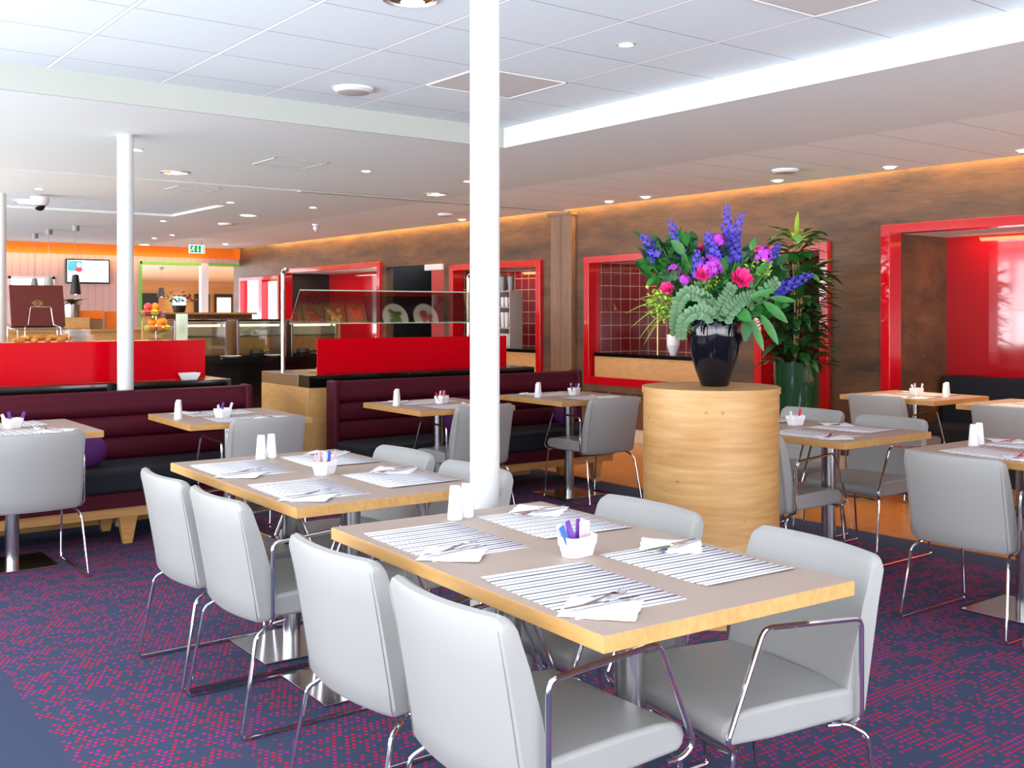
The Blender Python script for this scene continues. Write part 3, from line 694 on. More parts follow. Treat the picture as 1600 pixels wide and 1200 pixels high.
# ------------------------------------------------------------------ counters behind the banquettes
t = thing('buffet_counter', 'black-topped counter with red glass screen behind the left banquette', 'counter', (1.2, 7.5, 0))
MB().box(-2.2, 1.62, -.36, .35, 0, .12).build('plinth', 'oakx', t, bevel=.003)
MB().box(-2.2, 1.62, -.33, .35, .12, .87).build('body', 'black', t)
MB().box(-2.2, 1.74, -.36, .40, .87, .92).build('counter_top', 'black', t, bevel=.003)
MB().box(-2.2, .15, -.205, -.19, .921, 1.195).build('red_screen', 'redpanel', t, bevel=.001, seg=1)
MB().box(.154, 1.61, -.205, -.19, .921, 1.195).build('red_screen', 'redpanel', t, bevel=.001, seg=1)
t = thing('buffet_counter', 'wood-clad counter end with steel top and long red screen', 'counter', (4.6, 7.5, 0))
MB().box(-1.07, 1.02, -.37, .46, 0, .83).build('body', 'maple', t, bevel=.002, seg=1)
MB().box(-1.07, -.02, -.20, .46, .83, .92).build('steel_top', 'steel', t, bevel=.004)
MB().box(-1.07, 1.06, -.38, -.201, .83, .92).build('black_shelf', 'black', t, bevel=.002, seg=1)
MB().box(-.015, 1.06, -.20, .46, .83, .92).build('black_shelf', 'black', t, bevel=.002, seg=1)
MB().box(-.91, .89, -.205, -.19, .921, 1.188).build('red_screen', 'redpanel', t, bevel=.001, seg=1)
g = MB()
for k in range(14): g.box(-.80+.05*k, -.775+.05*k, -.12, .12, .921, .924)
g.build('drain_grille', 'gold', t, smooth=False)
sg = thing('sneeze_guard', 'clear slanted glass food screen on steel posts above the long red screen', 'food screen', (4.56, 7.8, .921))
for x in (-.92, .88):
    p_ = MB().tube([(x, 0, 0), (x, 0, .79), (x, -.03, .81), (x, -.08, .80)], .016, 12, fillet=.02); p_.build('post', 'steel', sg)
MB().box(-.04, .04, -.03, .03, 0, .012).build('foot', 'steel', sg)
g = MB(); tl = Matrix.Translation((0, -.10, .38)) @ Matrix.Rotation(R(35), 4, 'X'); g.box(-.91, .87, -.004, .004, 0, .32, mx=tl); g.build('glass_pane', 'guard', sg, smooth=False)
g = MB(); g.box(-.91, .87, -.0045, .0045, -.003, .0025, mx=tl); g.box(-.91, .87, -.0045, .0045, .318, .323, mx=tl); g.build('glass_edge', 'glassedge', sg, smooth=False)
# platters of food behind the red screen, mirrored in the slanted glass
plats = [(-.70, 'tray', 'meat', 'wooden tray of sliced ham'), (-.50, 'tray', 'meat', 'wooden tray of cured meat'), (-.30, 'tray', 'cheese', 'wooden tray of cheese slices'), (-.09, 'tray', 'salmon', 'wooden tray of smoked salmon'), (.30, 'porcelain', 'greens', 'white plate of green salad'), (.62, 'porcelain', 'meat', 'white plate of diced tomato')]
for i, (x, pm, fm, lab) in enumerate(plats):
    rd = pm == 'porcelain'
    pt = thing('plate' if rd else 'serving_tray', lab + ' behind the long red screen', 'plate' if rd else 'tray', (4.56+x, 7.52, .922))
    if rd: MB().lathe([(.07, 0), (.13, .012), (.132, .015), (.08, .008)], n=28).build('dish', pm, pt)
    else: MB().box(-.085, .085, -.12, .12, 0, .015).build('board', pm, pt, bevel=.004)
    g = MB()
    for q in range(16): g.ball((random.uniform(-.05, .05), random.uniform(-.07, .07), .022), .022, 6, sz=.5)
    g.build('food', fm, pt)
b_ = MB().box(-.055, .055, -.035, .035, .008, .045).box(-.04, .04, -.025, .025, 0, .008); p = at(274, 590, .922)
bo = thing('sugar_bowl', 'rectangular white bowl on black ledge before the left red screen', 'bowl', (p.x, 7.215, .922), R(5))
g = MB(); rs = []
for sx, sy, z in ((.045, .026, 0), (.056, .037, .026), (.058, .039, .027), (.063, .043, .048), (.058, .038, .048), (.046, .028, .008)): rs.append([(-sx, -sy, z), (sx, -sy, z), (sx, sy, z), (-sx, sy, z)])
g.add([v for r_ in rs for v in r_], [(i*4+k, i*4+(k+1) % 4, i*4+4+(k+1) % 4, i*4+4+k) for i in range(5) for k in range(4)] + [(3, 2, 1, 0), (20, 21, 22, 23)]); g.build('dish', 'porcelain', bo, bevel=.004)

# ------------------------------------------------------------------ far buffet island with heated display units
t = thing('buffet_island', 'black buffet island behind the counters, below the heated displays', 'counter', (5.2, 11.6, 0))
MB().box(-1.9, 1.7, -.35, .5, 0, .82).build('body', 'black', t); MB().box(-1.95, 1.75, -.42, .55, .82, .88).build('counter_top', 'black', t, bevel=.003)
MB().box(-1.3, 1.2, .42, .47, .88, 1.30).build('back_panel', 'maple', t, bevel=.002, seg=1)
M['warm'] = mat('warm_tube', (255, 226, 170), .4, emit=5, emitc=(255, 216, 150))
def make_warmer(label):
    t = thing('heated_display', label, 'food warmer')
    for s in (-1, 1): MB().box(min(s*.27, s*.3), max(s*.27, s*.3), -.2, .2, .0, .42).build('side_panel', 'steel', t, bevel=.003)
    MB().box(-.29, .29, -.2, .2, .405, .43).build('hood', 'black', t, bevel=.004)
    MB().box(-.27, .27, .18, .2, .22, .41).build('rear_panel', 'white', t)
    MB().tube([(-.25, -.1, .36), (.25, -.1, .36)], .012, 8).build('heat_tube', 'warm', t)
    MB().box(-.27, .27, -.2, .2, .235, .25).build('shelf', 'steel', t, bevel=.002)
    MB().box(-.27, .27, -.205, -.2, .09, .40).build('front_glass', 'glass', t)
    MB().box(-.27, .27, -.16, .18, .0, .02).build('tray', 'blackmatte', t)
    return t
for x, q in ((4.31, 'left'), (5.02, 'middle'), (5.68, 'right')): proto(PR, 'warm', make_warmer, (x, 11.5, .88), 0, 'glass-fronted heated food display with lit tube, %s of three' % q, 'food warmer', 'heated displays on the island')
for x, y, r_ in ((4.35, 11.3, .1), (5.05, 11.28, .12), (5.7, 11.28, .12)):
    pass
for i, (x, lab) in enumerate(((4.62, 'white plate under the left heated display'), (5.12, 'white plate under the middle heated display'), (5.78, 'white plate under the right heated display'))):
    o = MB().lathe([(.05, .0), (.12, .02), (.122, .024), (.06, .008)], n=24).build('plate', 'porcelain', loc=(x, 11.235, .881)); tag(o, lab, 'plate')
for i, (x, lab) in enumerate(((4.93, 'black pan on the island before the middle display'), (5.50, 'black kettle-like pot on the island before the right display'))):
    pt = thing('pan', lab, 'pan', (x, 11.24, .881)); MB().lathe([(.07, 0), (.085, .05), (.07, .085)], n=20).build('body', 'blackmatte', pt); MB().tube([(.07, 0, .05), (.14, -.02, .06), (.16, -.02, .05)], .01, 6).build('handle', 'blackmatte', pt)

# ------------------------------------------------------------------ serving bar at left with pastries, plates and fruit
BZ = 1.125
t = thing('serving_bar', 'wooden bar behind the left red screen, carrying plates and fruit', 'counter', (2.4, 9.75, 0))
MB().box(-2.2, 1.05, -.4, .4, 0, BZ-.04).build('body', 'maple', t, bevel=.002, seg=1); MB().box(-2.22, 1.08, -.43, .43, BZ-.04, BZ).build('counter_top', 'maple', t, bevel=.002, seg=1)
t = thing('reception_counter', 'tall wooden ledge at the back left carrying orange boxes', 'counter', (3.0, 12.6, 0))
MB().box(-2.2, 1.35, -.3, .3, 0, 1.17).build('body', 'maple', t, bevel=.002, seg=1); MB().box(-2.25, 1.4, -.34, .34, 1.17, 1.2).build('counter_top', 'oakx', t, bevel=.002, seg=1)
def onbar(px, Y):
    k = (px-800)/F; d = Y/(C_-k*S_); return d*S_+k*d*C_
# stacks of plates
for px, n_, r_, dy in ((118, 5, .135, 0), (125, 4, .15, .0)): pass
zc = BZ
for i in range(9):
    o = MB().lathe([(.075, 0), (.08, .003), (.132 if i < 5 else .122, .006), (.136 if i < 5 else .126, .0115), (.13 if i < 5 else .12, .012), (.07, .008)], n=28).build('plate', 'porcelain', loc=(onbar(121, 9.6)+(.0 if i < 5 else -.012), 9.6, zc+.0005)); zc += .0125
    tag(o, 'white plate in the stack on the wooden bar, number %s up' % ('one two three four five six seven eight nine'.split()[i]), 'plate', 'stacked plates on the bar')
    o['label'] = 'white dinner plate in the stack on the wooden serving bar'
# menu stand: wire stand carrying an oxblood box
bx = onbar(58, 9.55)
t = thing('wire_stand', 'wire stand holding up the oxblood box above the pastry basket', 'stand', (bx, 9.55, BZ))
MB().tube([(-.14, -.2, .01), (-.14, -.2, .14), (-.10, -.13, .16), (-.08, -.125, .31), (.08, -.125, .31), (.10, -.13, .16), (.14, -.2, .14), (.14, -.2, .01)], .004, 6, fillet=.01).build('holder', 'chrome', t)
MB().box(-.19, .19, -.13, .13, .118, .128).build('slanted_board', 'darkwood', t)
g = MB()
for s in (-1, 1): g.tube([(s*.2, -.22, 0), (s*.2, -.22, .12), (s*.2, .15, .14), (s*.2, .15, 0)], .004, 6)
g.tube([(-.2, -.22, .12), (.2, -.22, .12)], .004, 6).tube([(-.2, .15, .14), (.2, .15, .14)], .004, 6); g.build('rail', 'chrome', t)
t = thing('menu_box', 'oxblood leather box with gold crest leaning on the wire stand', 'box', (bx-.005, 9.50, BZ+.14))
mx = Matrix.Rotation(R(-14), 4, 'X'); g = MB(); g.box(-.215, .215, -.03, .03, 0, .36, mx=mx); g.build('body', 'leather_brown', t, bevel=.006)
g = MB(); c0 = mx @ Vector((0, -.0305, .20))
g.add([mx @ Vector((.034*math.cos(a), -.031, .20+.026*math.sin(a))) for a in [2*PI*k/20 for k in range(20)]] + [mx @ Vector((.028*math.cos(a), -.031, .20+.020*math.sin(a))) for a in [2*PI*k/20 for k in range(20)]], [(k, (k+1) % 20, 20+(k+1) % 20, 20+k) for k in range(20)])
for q in (-.008, 0, .008): g.box(-.045, .045, -.0312, -.0308, .198+q, .201+q, mx=mx)
g.build('crest', 'gold', t, smooth=False)
# croissants in a basket
t = thing('pastry_tray', 'shallow tray of croissants beneath the oxblood box', 'tray', (bx, 9.36, BZ)); MB().box(-.24, .24, -.12, .10, 0, .012).build('base', 'tray', t, bevel=.003)
def make_cro(label):
    g = MB(); pts = []; rs = []
    for k in range(11): a = -1.3+2.6*k/10; pts.append((.045*math.sin(a), -.03*math.cos(a)+.02, .022)); rs.append(.006+.02*math.cos(a*1.1)**1 * (1+.12*(k % 2)))
    g.tube(pts, rs, 8); return g.build('croissant', 'croissant', angle=60)
for i in range(8):
    proto(PR, 'cro', make_cro, (bx-.19+.054*i, 9.33+.03*(i % 2), BZ+.013+.028*(i % 3)*0+(.02 if i % 2 else 0)), random.uniform(0, 6), 'golden croissant in the tray beneath the oxblood box', 'croissant', 'croissants in the tray')
# two-tier fruit basket
fx = onbar(244, 9.35)
t = thing('fruit_stand', 'two-tier wire fruit stand at the right end of the wooden bar', 'fruit stand', (fx, 9.35, BZ))
MB().lathe([(.06, 0), (.075, .035), (.072, .036), (.055, .004)], n=24).build('foot_bowl', 'glass', t)
MB().tube([(0, 0, 0), (0, 0, .28)], .004, 6).build('post', 'chrome', t)
for z, r_, xo in ((.07, .14, .015), (.205, .11, -.04)):
    MB().lathe([(.05, 0), (r_*.8, .02), (r_, .065), (r_+.002, .065), (r_*.8+.002, .018), (.05, -.003)], (xo, 0, z), 24).build('tier', 'glass', t)
    MB().tube([(xo+(r_+.002)*math.cos(a), (r_+.002)*math.sin(a), z+.066) for a in [2*PI*k/24 for k in range(24)]], .003, 6, closed=True).build('rim', 'chrome', t)
def make_fruit(col, nm):
    def mk(label):
        return MB().ball((0, 0, 0), .036, 10, sz=.93).build(nm, col)
    return mk
for z, n_, rr, xo, cols in ((.12, 7, .085, .015, ('fruit_o', 'fruit_o', 'fruit_y')), (.18, 4, .05, .015, ('fruit_o', 'fruit_o')), (.26, 5, .06, -.04, ('fruit_r', 'fruit_r', 'fruit_y')), (.315, 2, .03, -.04, ('fruit_r', 'fruit_o'))):
    for k in range(n_):
        c_ = cols[k % len(cols)]; a = 2*PI*k/n_+z*9; nm = {'fruit_o': 'orange', 'fruit_r': 'apple', 'fruit_y': 'lemon'}[c_]
        cc = {'fruit_o': 'round orange', 'fruit_r': 'red apple', 'fruit_y': 'yellow lemon'}[c_]
        proto(PR, nm, make_fruit(c_, nm), (fx+xo+rr*math.cos(a), 9.35+rr*math.sin(a), BZ+z), a, cc + (' in the lower tier of the fruit stand' if z < .2 else ' in the upper tier of the fruit stand'), nm, nm+'s in the '+('lower' if z < .2 else 'upper')+' fruit tier')
tag(MB().box(-.012, .012, -.12, .12, 0, .25).build('glass_screen', 'glassedge', loc=(onbar(284, 9.4), 9.4, BZ+.001), bevel=.002), 'upright pale glass end screen right of the fruit stand', 'screen')
# things on the reception ledge
def orx(px): return onbar(px, 12.55)
t = thing('orange_box', 'orange leaflet box lying on the wooden ledge, left one', 'box', (orx(137), 12.55, 1.201)); MB().box(-.14, .14, -.1, .1, 0, .105).build('case', 'tray', t, bevel=.003); g = MB().box(-.15, .15, -.11, .11, 0, .10, mx=Matrix.Translation((0, 0, .106)) @ Matrix.Rotation(R(0), 4, 'X')); g.build('lid', 'orange', t, bevel=.003)
tag(MB().box(-.06, .06, -.01, .01, 0, .20).build('folder', 'orange', loc=(orx(171), 12.5, 1.201), bevel=.002), 'upright orange folder standing on the wooden ledge', 'folder')
tag(MB().box(-.08, .08, -.01, .01, 0, .19).build('brochure', 'paper', loc=(orx(155), 12.56, 1.201), bevel=.002), 'pale brochure beside the upright orange folder', 'brochure')
tag(MB().box(-.16, .16, -.12, .12, 0, .13).build('wooden_crate', 'maple', loc=(orx(109), 12.45, 1.201), bevel=.004), 'light wooden crate under the leafy plant on the ledge', 'crate')
t = thing('potted_plant', 'small leafy plant in a metal pot on the wooden crate', 'plant', (orx(109), 12.45, 1.332))
MB().lathe([(.075, 0), (.085, .15), (.08, .155), (.07, .14)], n=24).build('pot', 'steel', t)
g = MB()
for k in range(26): a = random.uniform(0, 2*PI); g.leaf((0, 0, .15), (math.cos(a), math.sin(a), random.uniform(.3, 1.2)), (0, 0, 1), random.uniform(.10, .17), .05, bend=.5)
M['leafbr'] = mat('bronze_leaf', (70, 60, 40), .5, noise=.4, nscale=30); g.build('foliage', 'leafbr', t)
# pendant lamps
for i, (cx, cy, sy0, sy1, wpx, dist, lab, lit) in enumerate(((54, 365, 436, 449, 12, 15.6, 'grey pendant lamp above the oxblood box, left of two', 0), (76, 358.5, 433, 449, 16, 14.8, 'grey pendant lamp above the oxblood box, right of two', 0), (118, 380, 430, 460, 16, 14.2, 'dark pendant lamp with glowing bulb before the wall screen', 1), (252, 426, 450, 464, 13, 26, 'small pendant lamp with bright bulb inside the green opening', 1))):
    dist = (ZC-CAMH)*F/(HY-cy) if not lit else dist
    k = (cx-800)/F; X = dist*S_+k*dist*C_; Y = dist*C_-k*dist*S_
    zt = CAMH+(HY-sy0)*dist/F; zb = CAMH-(sy1-HY)*dist/F; rr = wpx*dist/F/2
    t = thing('pendant_lamp', lab, 'lamp', (X, Y, zb))
    MB().lathe([(rr, 0), (rr*.62, zt-zb), (rr*.3, zt-zb+.01)], n=24, cap=False).build('shade', 'grey' if not lit else 'blackmatte', t)
    ZL = ZC if cx < 200 else 2.5
    MB().tube([(0, 0, zt-zb), (0, 0, ZL-zb)], .003, 6).build('cord', 'grey', t)
    MB().lathe([(.05, ZL-zb-.07), (.05, ZL-zb)], n=20).build('ceiling_rose', 'grey', t)
    MB().ball((0, 0, .03), .035, 8).build('bulb', 'lamp', t)
# television on the pink wall
t = thing('television', 'wall-mounted flat screen showing a bright picture on the pink wall', 'television', (5.135, FY-.06, 2.085))
MB().box(-.36, .36, -.03, .05, -.215, .205).build('housing', 'black', t, bevel=.01)
M['scr'] = mat('screen_white', (235, 246, 255), .2, emit=1.7, emitc=(225, 242, 255)); M['scr_t'] = mat('screen_teal', (70, 150, 170), .2, emit=.9); M['scr_r'] = mat('screen_red', (220, 60, 90), .2, emit=.9); M['scr_s'] = mat('screen_skin', (235, 190, 170), .2, emit=1.0)
g = MB(); g.box(-.335, .335, -.034, -.03, -.185, .18, 0); g.box(-.33, -.10, -.036, -.034, .0, .175, 1)
def disc(cx, cz, rx, rz, y, mi): g.add([(cx+rx*math.cos(2*PI*k/18), y, cz+rz*math.sin(2*PI*k/18)) for k in range(18)], [tuple(range(18))], mi)
disc(-.15, .10, .035, .04, -.0372, 3); disc(-.15, .02, .06, .04, -.0374, 2); disc(.02, .08, .045, .055, -.0372, 3); disc(.02, -.06, .09, .09, -.0374, 3); disc(-.27, .05, .025, .06, -.0372, 1)
for q in range(3): g.box(.17, .28, -.036, -.034, .05-.04*q, .056-.04*q, 1)
g.build('screen', ['scr', 'scr_t', 'scr_r', 'scr_s'], t, smooth=False)
# emergency exit sign
p = (296, 388); k = (307.5-800)/F; Y = 16.5; d = Y/(C_-k*S_); X = d*S_+k*d*C_
t = thing('exit_sign', 'green emergency exit sign with running figure, hanging from ceiling', 'sign', (X, Y, 2.34))
M['exg'] = mat('exit_green', (0, 150, 90), .4, emit=.35); M['exw'] = mat('exit_white', (240, 255, 245), .4, emit=.9)
MB().box(-.125, .125, -.02, .02, -.01, .12).build('panel', 'exw', t, bevel=.003)
MB().box(-.115, .115, -.022, -.02, 0, .11).build('green_field', 'exg', t, smooth=False)
g = MB(); y_ = -.0225
def flat(pts): g.add([(a, y_, b) for a, b in pts], [tuple(range(len(pts)))])
flat([(.06, .01), (.10, .01), (.10, .10), (.06, .10)]); flat([(-.01, .04), (.01, .01), (.03, .04)]); flat([(.003, .04), (.017, .04), (.017, .10), (.003, .10)])
g.add([(-.055+.010*math.cos(2*PI*k/10), y_, .092+.010*math.sin(2*PI*k/10)) for k in range(10)], [tuple(range(10))])
for a, b in (((-.06, .082), (-.075, .05)), ((-.075, .05), (-.05, .035)), ((-.05, .035), (-.06, .012)), ((-.075, .05), (-.10, .03)), ((-.10, .03), (-.11, .035)), ((-.06, .078), (-.035, .065)), ((-.062, .078), (-.09, .068))):
    dx, dz = b[0]-a[0], b[1]-a[1]; l_ = math.hypot(dx, dz); nx_, nz_ = -dz/l_*.005, dx/l_*.005
    flat([(a[0]+nx_, a[1]+nz_), (b[0]+nx_, b[1]+nz_), (b[0]-nx_, b[1]-nz_), (a[0]-nx_, a[1]-nz_)])
g.build('pictogram', 'exw', t, smooth=False)
MB().tube([(-.08, 0, .12), (-.08, 0, ZC-2.34)], .004, 6).tube([(.08, 0, .12), (.08, 0, ZC-2.34)], .004, 6).build('hanger', 'grey', t)

# ------------------------------------------------------------------ niche contents along the right wall
t = thing('niche_counter', 'wood-fronted counter with black top inside the tiled niche', 'counter', (WX+.1, 7.94, 0))
MB().box(-.09, .55, -.885, .895, .675, .90).build('front', 'maple', t, bevel=.002, seg=1); MB().box(-.10, .72, -.885, .895, .90, .94).build('counter_top', 'black', t, bevel=.002, seg=1)
for px_, py_, q in ((947, 480, 'left'), (1028, 490, 'right')):
    k = (px_-800)/F; X = 8.12; d = X/(S_+k*C_); Y = d*C_-k*d*S_
    t = thing('heat_lamp', 'brass heat lamp post on the niche counter, %s one' % q, 'lamp', (X, Y, .941))
    MB().tube([(0, 0, 0), (0, 0, .50), (.04, -.03, .54), (.10, -.04, .52)], .012, 8, fillet=.03).build('post', 'gold', t)
    MB().lathe([(.03, 0), (.016, .05)], (.10, -.04, .47), 16, cap=False).build('lamp_head', 'gold', t)
k = (1052-800)/F; X = 8.05; d = X/(S_+k*C_); Y = d*C_-k*d*S_
tag(MB().lathe([(.035, 0), (.045, .02), (.068, .10), (.066, .105), (.070, .13), (.068, .135), (.072, .165), (.070, .17), (.072, .215), (.06, .215), (.055, .05)], n=28).build('ceramic_pot', 'porcelain', loc=(X, Y, .941)), 'cream ribbed ceramic pot on the niche counter beside the dark vase', 'pot')
t = thing('coffee_counter', 'wood-fronted counter with black top in the niche behind column', 'counter', (WX+.1, 10.7, 0))
MB().box(-.08, .55, -.85, .87, .1, .90).build('front', 'maple', t, bevel=.002, seg=1); MB().box(-.10, .58, -.85, .87, .90, .94).build('counter_top', 'black', t, bevel=.002, seg=1)
MB().box(-.02, .02, -.30, .16, 0, .62).build('upright_panel', 'darkwood', t, loc=(.43, -.45, .941), bevel=.004)
# shelf with cups
k = (795-800)/F; X = 8.05; d = X/(S_+k*C_); Y = d*C_-k*d*S_
t = thing('cup_shelf', 'grey open shelf with cups in the niche behind column', 'shelf', (X, Y, .941))
for z in (.0, .24, .50, .70): MB().box(-.10, .10, -.14, .14, z, z+.015).build('shelf_board', 'shelfgrey', t)
for s in (-1, 1): MB().box(-.10, .10, min(s*.14, s*.155), max(s*.14, s*.155), 0, .72).build('side_panel', 'shelfgrey', t)
for z, nm, rr, hh, mt in ((.015, 'cup', .035, .16, 'porcelain'), (.255, 'cup', .03, .19, 'porcelain'), (.515, 'cup', .03, .12, 'porcelain'), (.715, 'canister', .05, .18, 'grey')):
    n_ = 3 if nm == 'cup' else 2
    for q in range(n_):
        o = MB().lathe([(rr*.75, 0), (rr, hh), (rr*.9, hh), (rr*.65, .01)], n=16).build(nm, mt, loc=(X-.03, Y-.085+.17*q/(n_-1), .941+z+.001))
        tag(o, ('white cup stack on the grey shelf in the niche' if nm == 'cup' else 'grey canister on top of the cup shelf in the niche'), nm, nm+'s on the grey shelf')
M['milky'] = mat('milky_panel', (240, 236, 200), .3, emit=.55, emitc=(240, 234, 190))
t = thing('pass_window', 'pale lit serving window in the red kitchen niche', 'window', (BX-.04, 14.35, 1.0))
MB().box(-.02, .03, -.5, .5, .0, .9).build('pane', 'milky', t, bevel=.004); MB().box(-.10, .03, -.55, .55, -.07, 0).build('sill', 'steel', t)
t = thing('kitchen_counter', 'dark counter in the red kitchen niche', 'counter', (8.35, 15.2, 0)); MB().box(-.35, .33, -1.5, 1.5, 0, .86).build('body', 'darkwood', t); MB().box(-.38, .33, -1.52, 1.5, .86, .9).build('counter_top', 'black', t)
# alcove bench
t = thing('alcove_bench', 'black upholstered bench along the red alcove wall', 'bench', (8.45, 2.2, 0))
MB().box(.08, .23, -3.6, 2.85, .42, .84).build('backrest', 'navy', t, bevel=.02, seg=3); MB().box(-.35, .08, -3.6, 2.85, .30, .45).build('seat_cushion', 'navy', t, bevel=.03, seg=3); MB().box(-.30, .2, -3.6, 2.85, 0, .30).build('base', 'blackmatte', t)

# ------------------------------------------------------------------ wooden drum, vase, bouquet
DX, DY = 3.72, 3.36
t = thing('wooden_drum', 'tall round oak-veneered drum pedestal carrying the vase', 'pedestal', (DX, DY, 0), R(30))
MB().lathe([(.312, 0), (.312, 1.02)], n=96).build('body', 'drum', t); MB().lathe([(.318, 0), (.318, .028)], (0, 0, 1.02), n=96).build('top', 'drum', t)
VZ = 1.049
V0 = Vector((DX, DY, VZ)); RT = Vector((C_, -S_, 0)); DP = Vector((S_, C_, 0))
V0 = V0+RT*.02
PXM = 4.93/F
def bp(px, py, dep=0): return V0+RT*((px-1116)*PXM)+DP*dep+Vector((0, 0, CAMH-(py-HY)*PXM-VZ))
tag(MB().lathe([(.058, 0), (.066, .006), (.088, .07), (.112, .15), (.127, .22), (.131, .27), (.127, .305), (.120, .318), (.112, .318), (.12, .29), (.10, .13), (.05, .02)], n=48).build('vase', 'vase', loc=tuple(V0)), 'large glossy black vase of flowers on the wooden drum', 'vase')
ctr = V0+Vector((0, 0, .30))
def stem_curve(a, b_, sag=0):
    a = Vector(a); b_ = Vector(b_); mid = (a+b_)/2+Vector((0, 0, sag)); return [a*(1-u)**2+mid*2*u*(1-u)+b_*u*u for u in [k/8 for k in range(9)]]
def rnd(s=1): return Vector((random.gauss(0, s), random.gauss(0, s), random.gauss(0, s)))
def delph(top, start, col, lab, n=46, wid=.028):
    n = int(n*.85)
    t = thing('delphinium', lab, 'flower', tuple(V0), 0, 'delphinium spikes in the vase'); top = top-V0; start = start-V0
    ax = (top-start); L_ = ax.length; ax.normalize()
    MB().tube([Vector((0, 0, .16))+(start-Vector((0, 0, .16)))*u for u in (0, .3, .6, 1)]+[top], [.0035]*4+[.0015], 6).build('stem', 'stem', t)
    g = MB()
    for i in range(n):
        u = i/n; c_ = start+ax*L_*u; a = i*2.4; o1 = ax.orthogonal().normalized(); o2 = ax.cross(o1); rr = wid*(1.05-.75*u)
        rad = (o1*math.cos(a)+o2*math.sin(a)); fc = c_+rad*rr*random.uniform(.7, 1.25); sz = .022*(1.1-.7*u)
        for q in range(5):
            b2 = rad.orthogonal().normalized(); b3 = rad.cross(b2); an = 2*PI*q/5+i; d_ = b2*math.cos(an)+b3*math.sin(an)
            g.leaf(fc, d_+rad*.35, rad, sz, sz*.85, bend=-.1, seg=2)
    g.build('blossoms', col, t); return t
delph(bp(1135, 318, .02), bp(1140, 395, .02), 'violet', 'tallest violet delphinium spike, at the top centre', 56)
delph(bp(1160, 330, .0), bp(1136, 400, .0), 'violet', 'violet delphinium spike just right of the tallest', 50)
delph(bp(1048, 343, .03), bp(1066, 400, .02), 'violet', 'violet delphinium spike at upper left of the bouquet', 46)
delph(bp(1002, 366, .0), bp(1026, 402, .0), 'violet', 'violet delphinium spike farthest left in the bouquet', 36)
delph(bp(1100, 362, -.05), bp(1113, 414, -.06), 'violet', 'thick violet delphinium left of centre', 50, .034)
delph(bp(1148, 362, -.05), bp(1142, 412, -.08), 'indigo', 'dark blue delphinium low in the centre', 40, .02)
delph(bp(1214, 382, -.05), bp(1190, 412, -.05), 'indigo', 'dark blue delphinium spike leaning right', 36)
delph(bp(1262, 429, -.08), bp(1206, 455, -.05), 'indigo', 'dark blue delphinium spike hanging out to the right', 52, .026)
delph(bp(1080, 392, -.1), bp(1088, 430, -.1), 'violet', 'short violet delphinium above the pink rose', 26)
def phlox(c_, r_, lab, n=22):
    t = thing('phlox', lab, 'flower', tuple(V0), 0, 'magenta phlox heads in the vase'); c_ = c_-V0
    MB().tube([Vector((0, 0, .16)), (c_+Vector((0, 0, .16)))/2+Vector((0, 0, .02)), c_], .003, 6).build('stem', 'stem', t); g = MB()
    for i in range(n):
        d_ = rnd().normalized(); d_ = (d_-DP*.8+Vector((0, 0, .3))).normalized(); fc = c_+d_*r_*random.uniform(.7, 1.05); b2 = d_.orthogonal().normalized(); b3 = d_.cross(b2)
        for q in range(5): an = 2*PI*q/5+i; g.leaf(fc, b2*math.cos(an)+b3*math.sin(an)+d_*.15, d_, .016, .015, seg=2, bend=.1)
    g.build('blossoms', 'magenta', t)
phlox(bp(1100, 420, -.13), .055, 'large magenta phlox head left of centre', 34); phlox(bp(1118, 376, -.03), .035, 'magenta phlox head high in the centre'); phlox(bp(1184, 402, -.08), .045, 'magenta phlox head on the right of the bouquet', 26)
phlox(bp(1063, 438, -.1), .022, 'small magenta phlox head at lower left', 9); phlox(bp(1050, 424, -.06), .028, 'small mauve phlox head at far left', 10)
def rose(c_, r_, lab):
    t = thing('rose', lab, 'flower', tuple(V0), 0, 'pink roses in the vase'); c_ = c_-V0
    MB().tube([Vector((0, 0, .16)), (c_+Vector((0, 0, .16)))/2, c_], .003, 6).build('stem', 'stem', t); g = MB(); ax = (c_-Vector((0, 0, .25))-DP*.35).normalized(); b2 = ax.orthogonal().normalized(); b3 = ax.cross(b2)
    for ring, (n_, rr, tl, ln) in enumerate(((3, .004, .15, 1), (5, .010, .3, 1), (6, .016, .5, .95), (7, .02, .8, .8))):
        for q in range(n_): an = 2*PI*q/n_+ring; rd = b2*math.cos(an)+b3*math.sin(an); g.leaf(c_+rd*rr*.5-ax*r_*.4, ax+rd*tl, -rd, r_*1.25*ln, r_*1.1, bend=.35, seg=4)
    g.build('petals', 'pink', t)
rose(bp(1147, 437, -.14), .048, 'open pink rose at the centre of the bouquet'); rose(bp(1089, 430, -.14), .034, 'pink rosebud beneath the large phlox head'); rose(bp(1037, 452, -.08), .03, 'pink flower at the left edge of the bouquet'); rose(bp(1092, 388, 0), .022, 'tiny pink rosebud at the upper left')
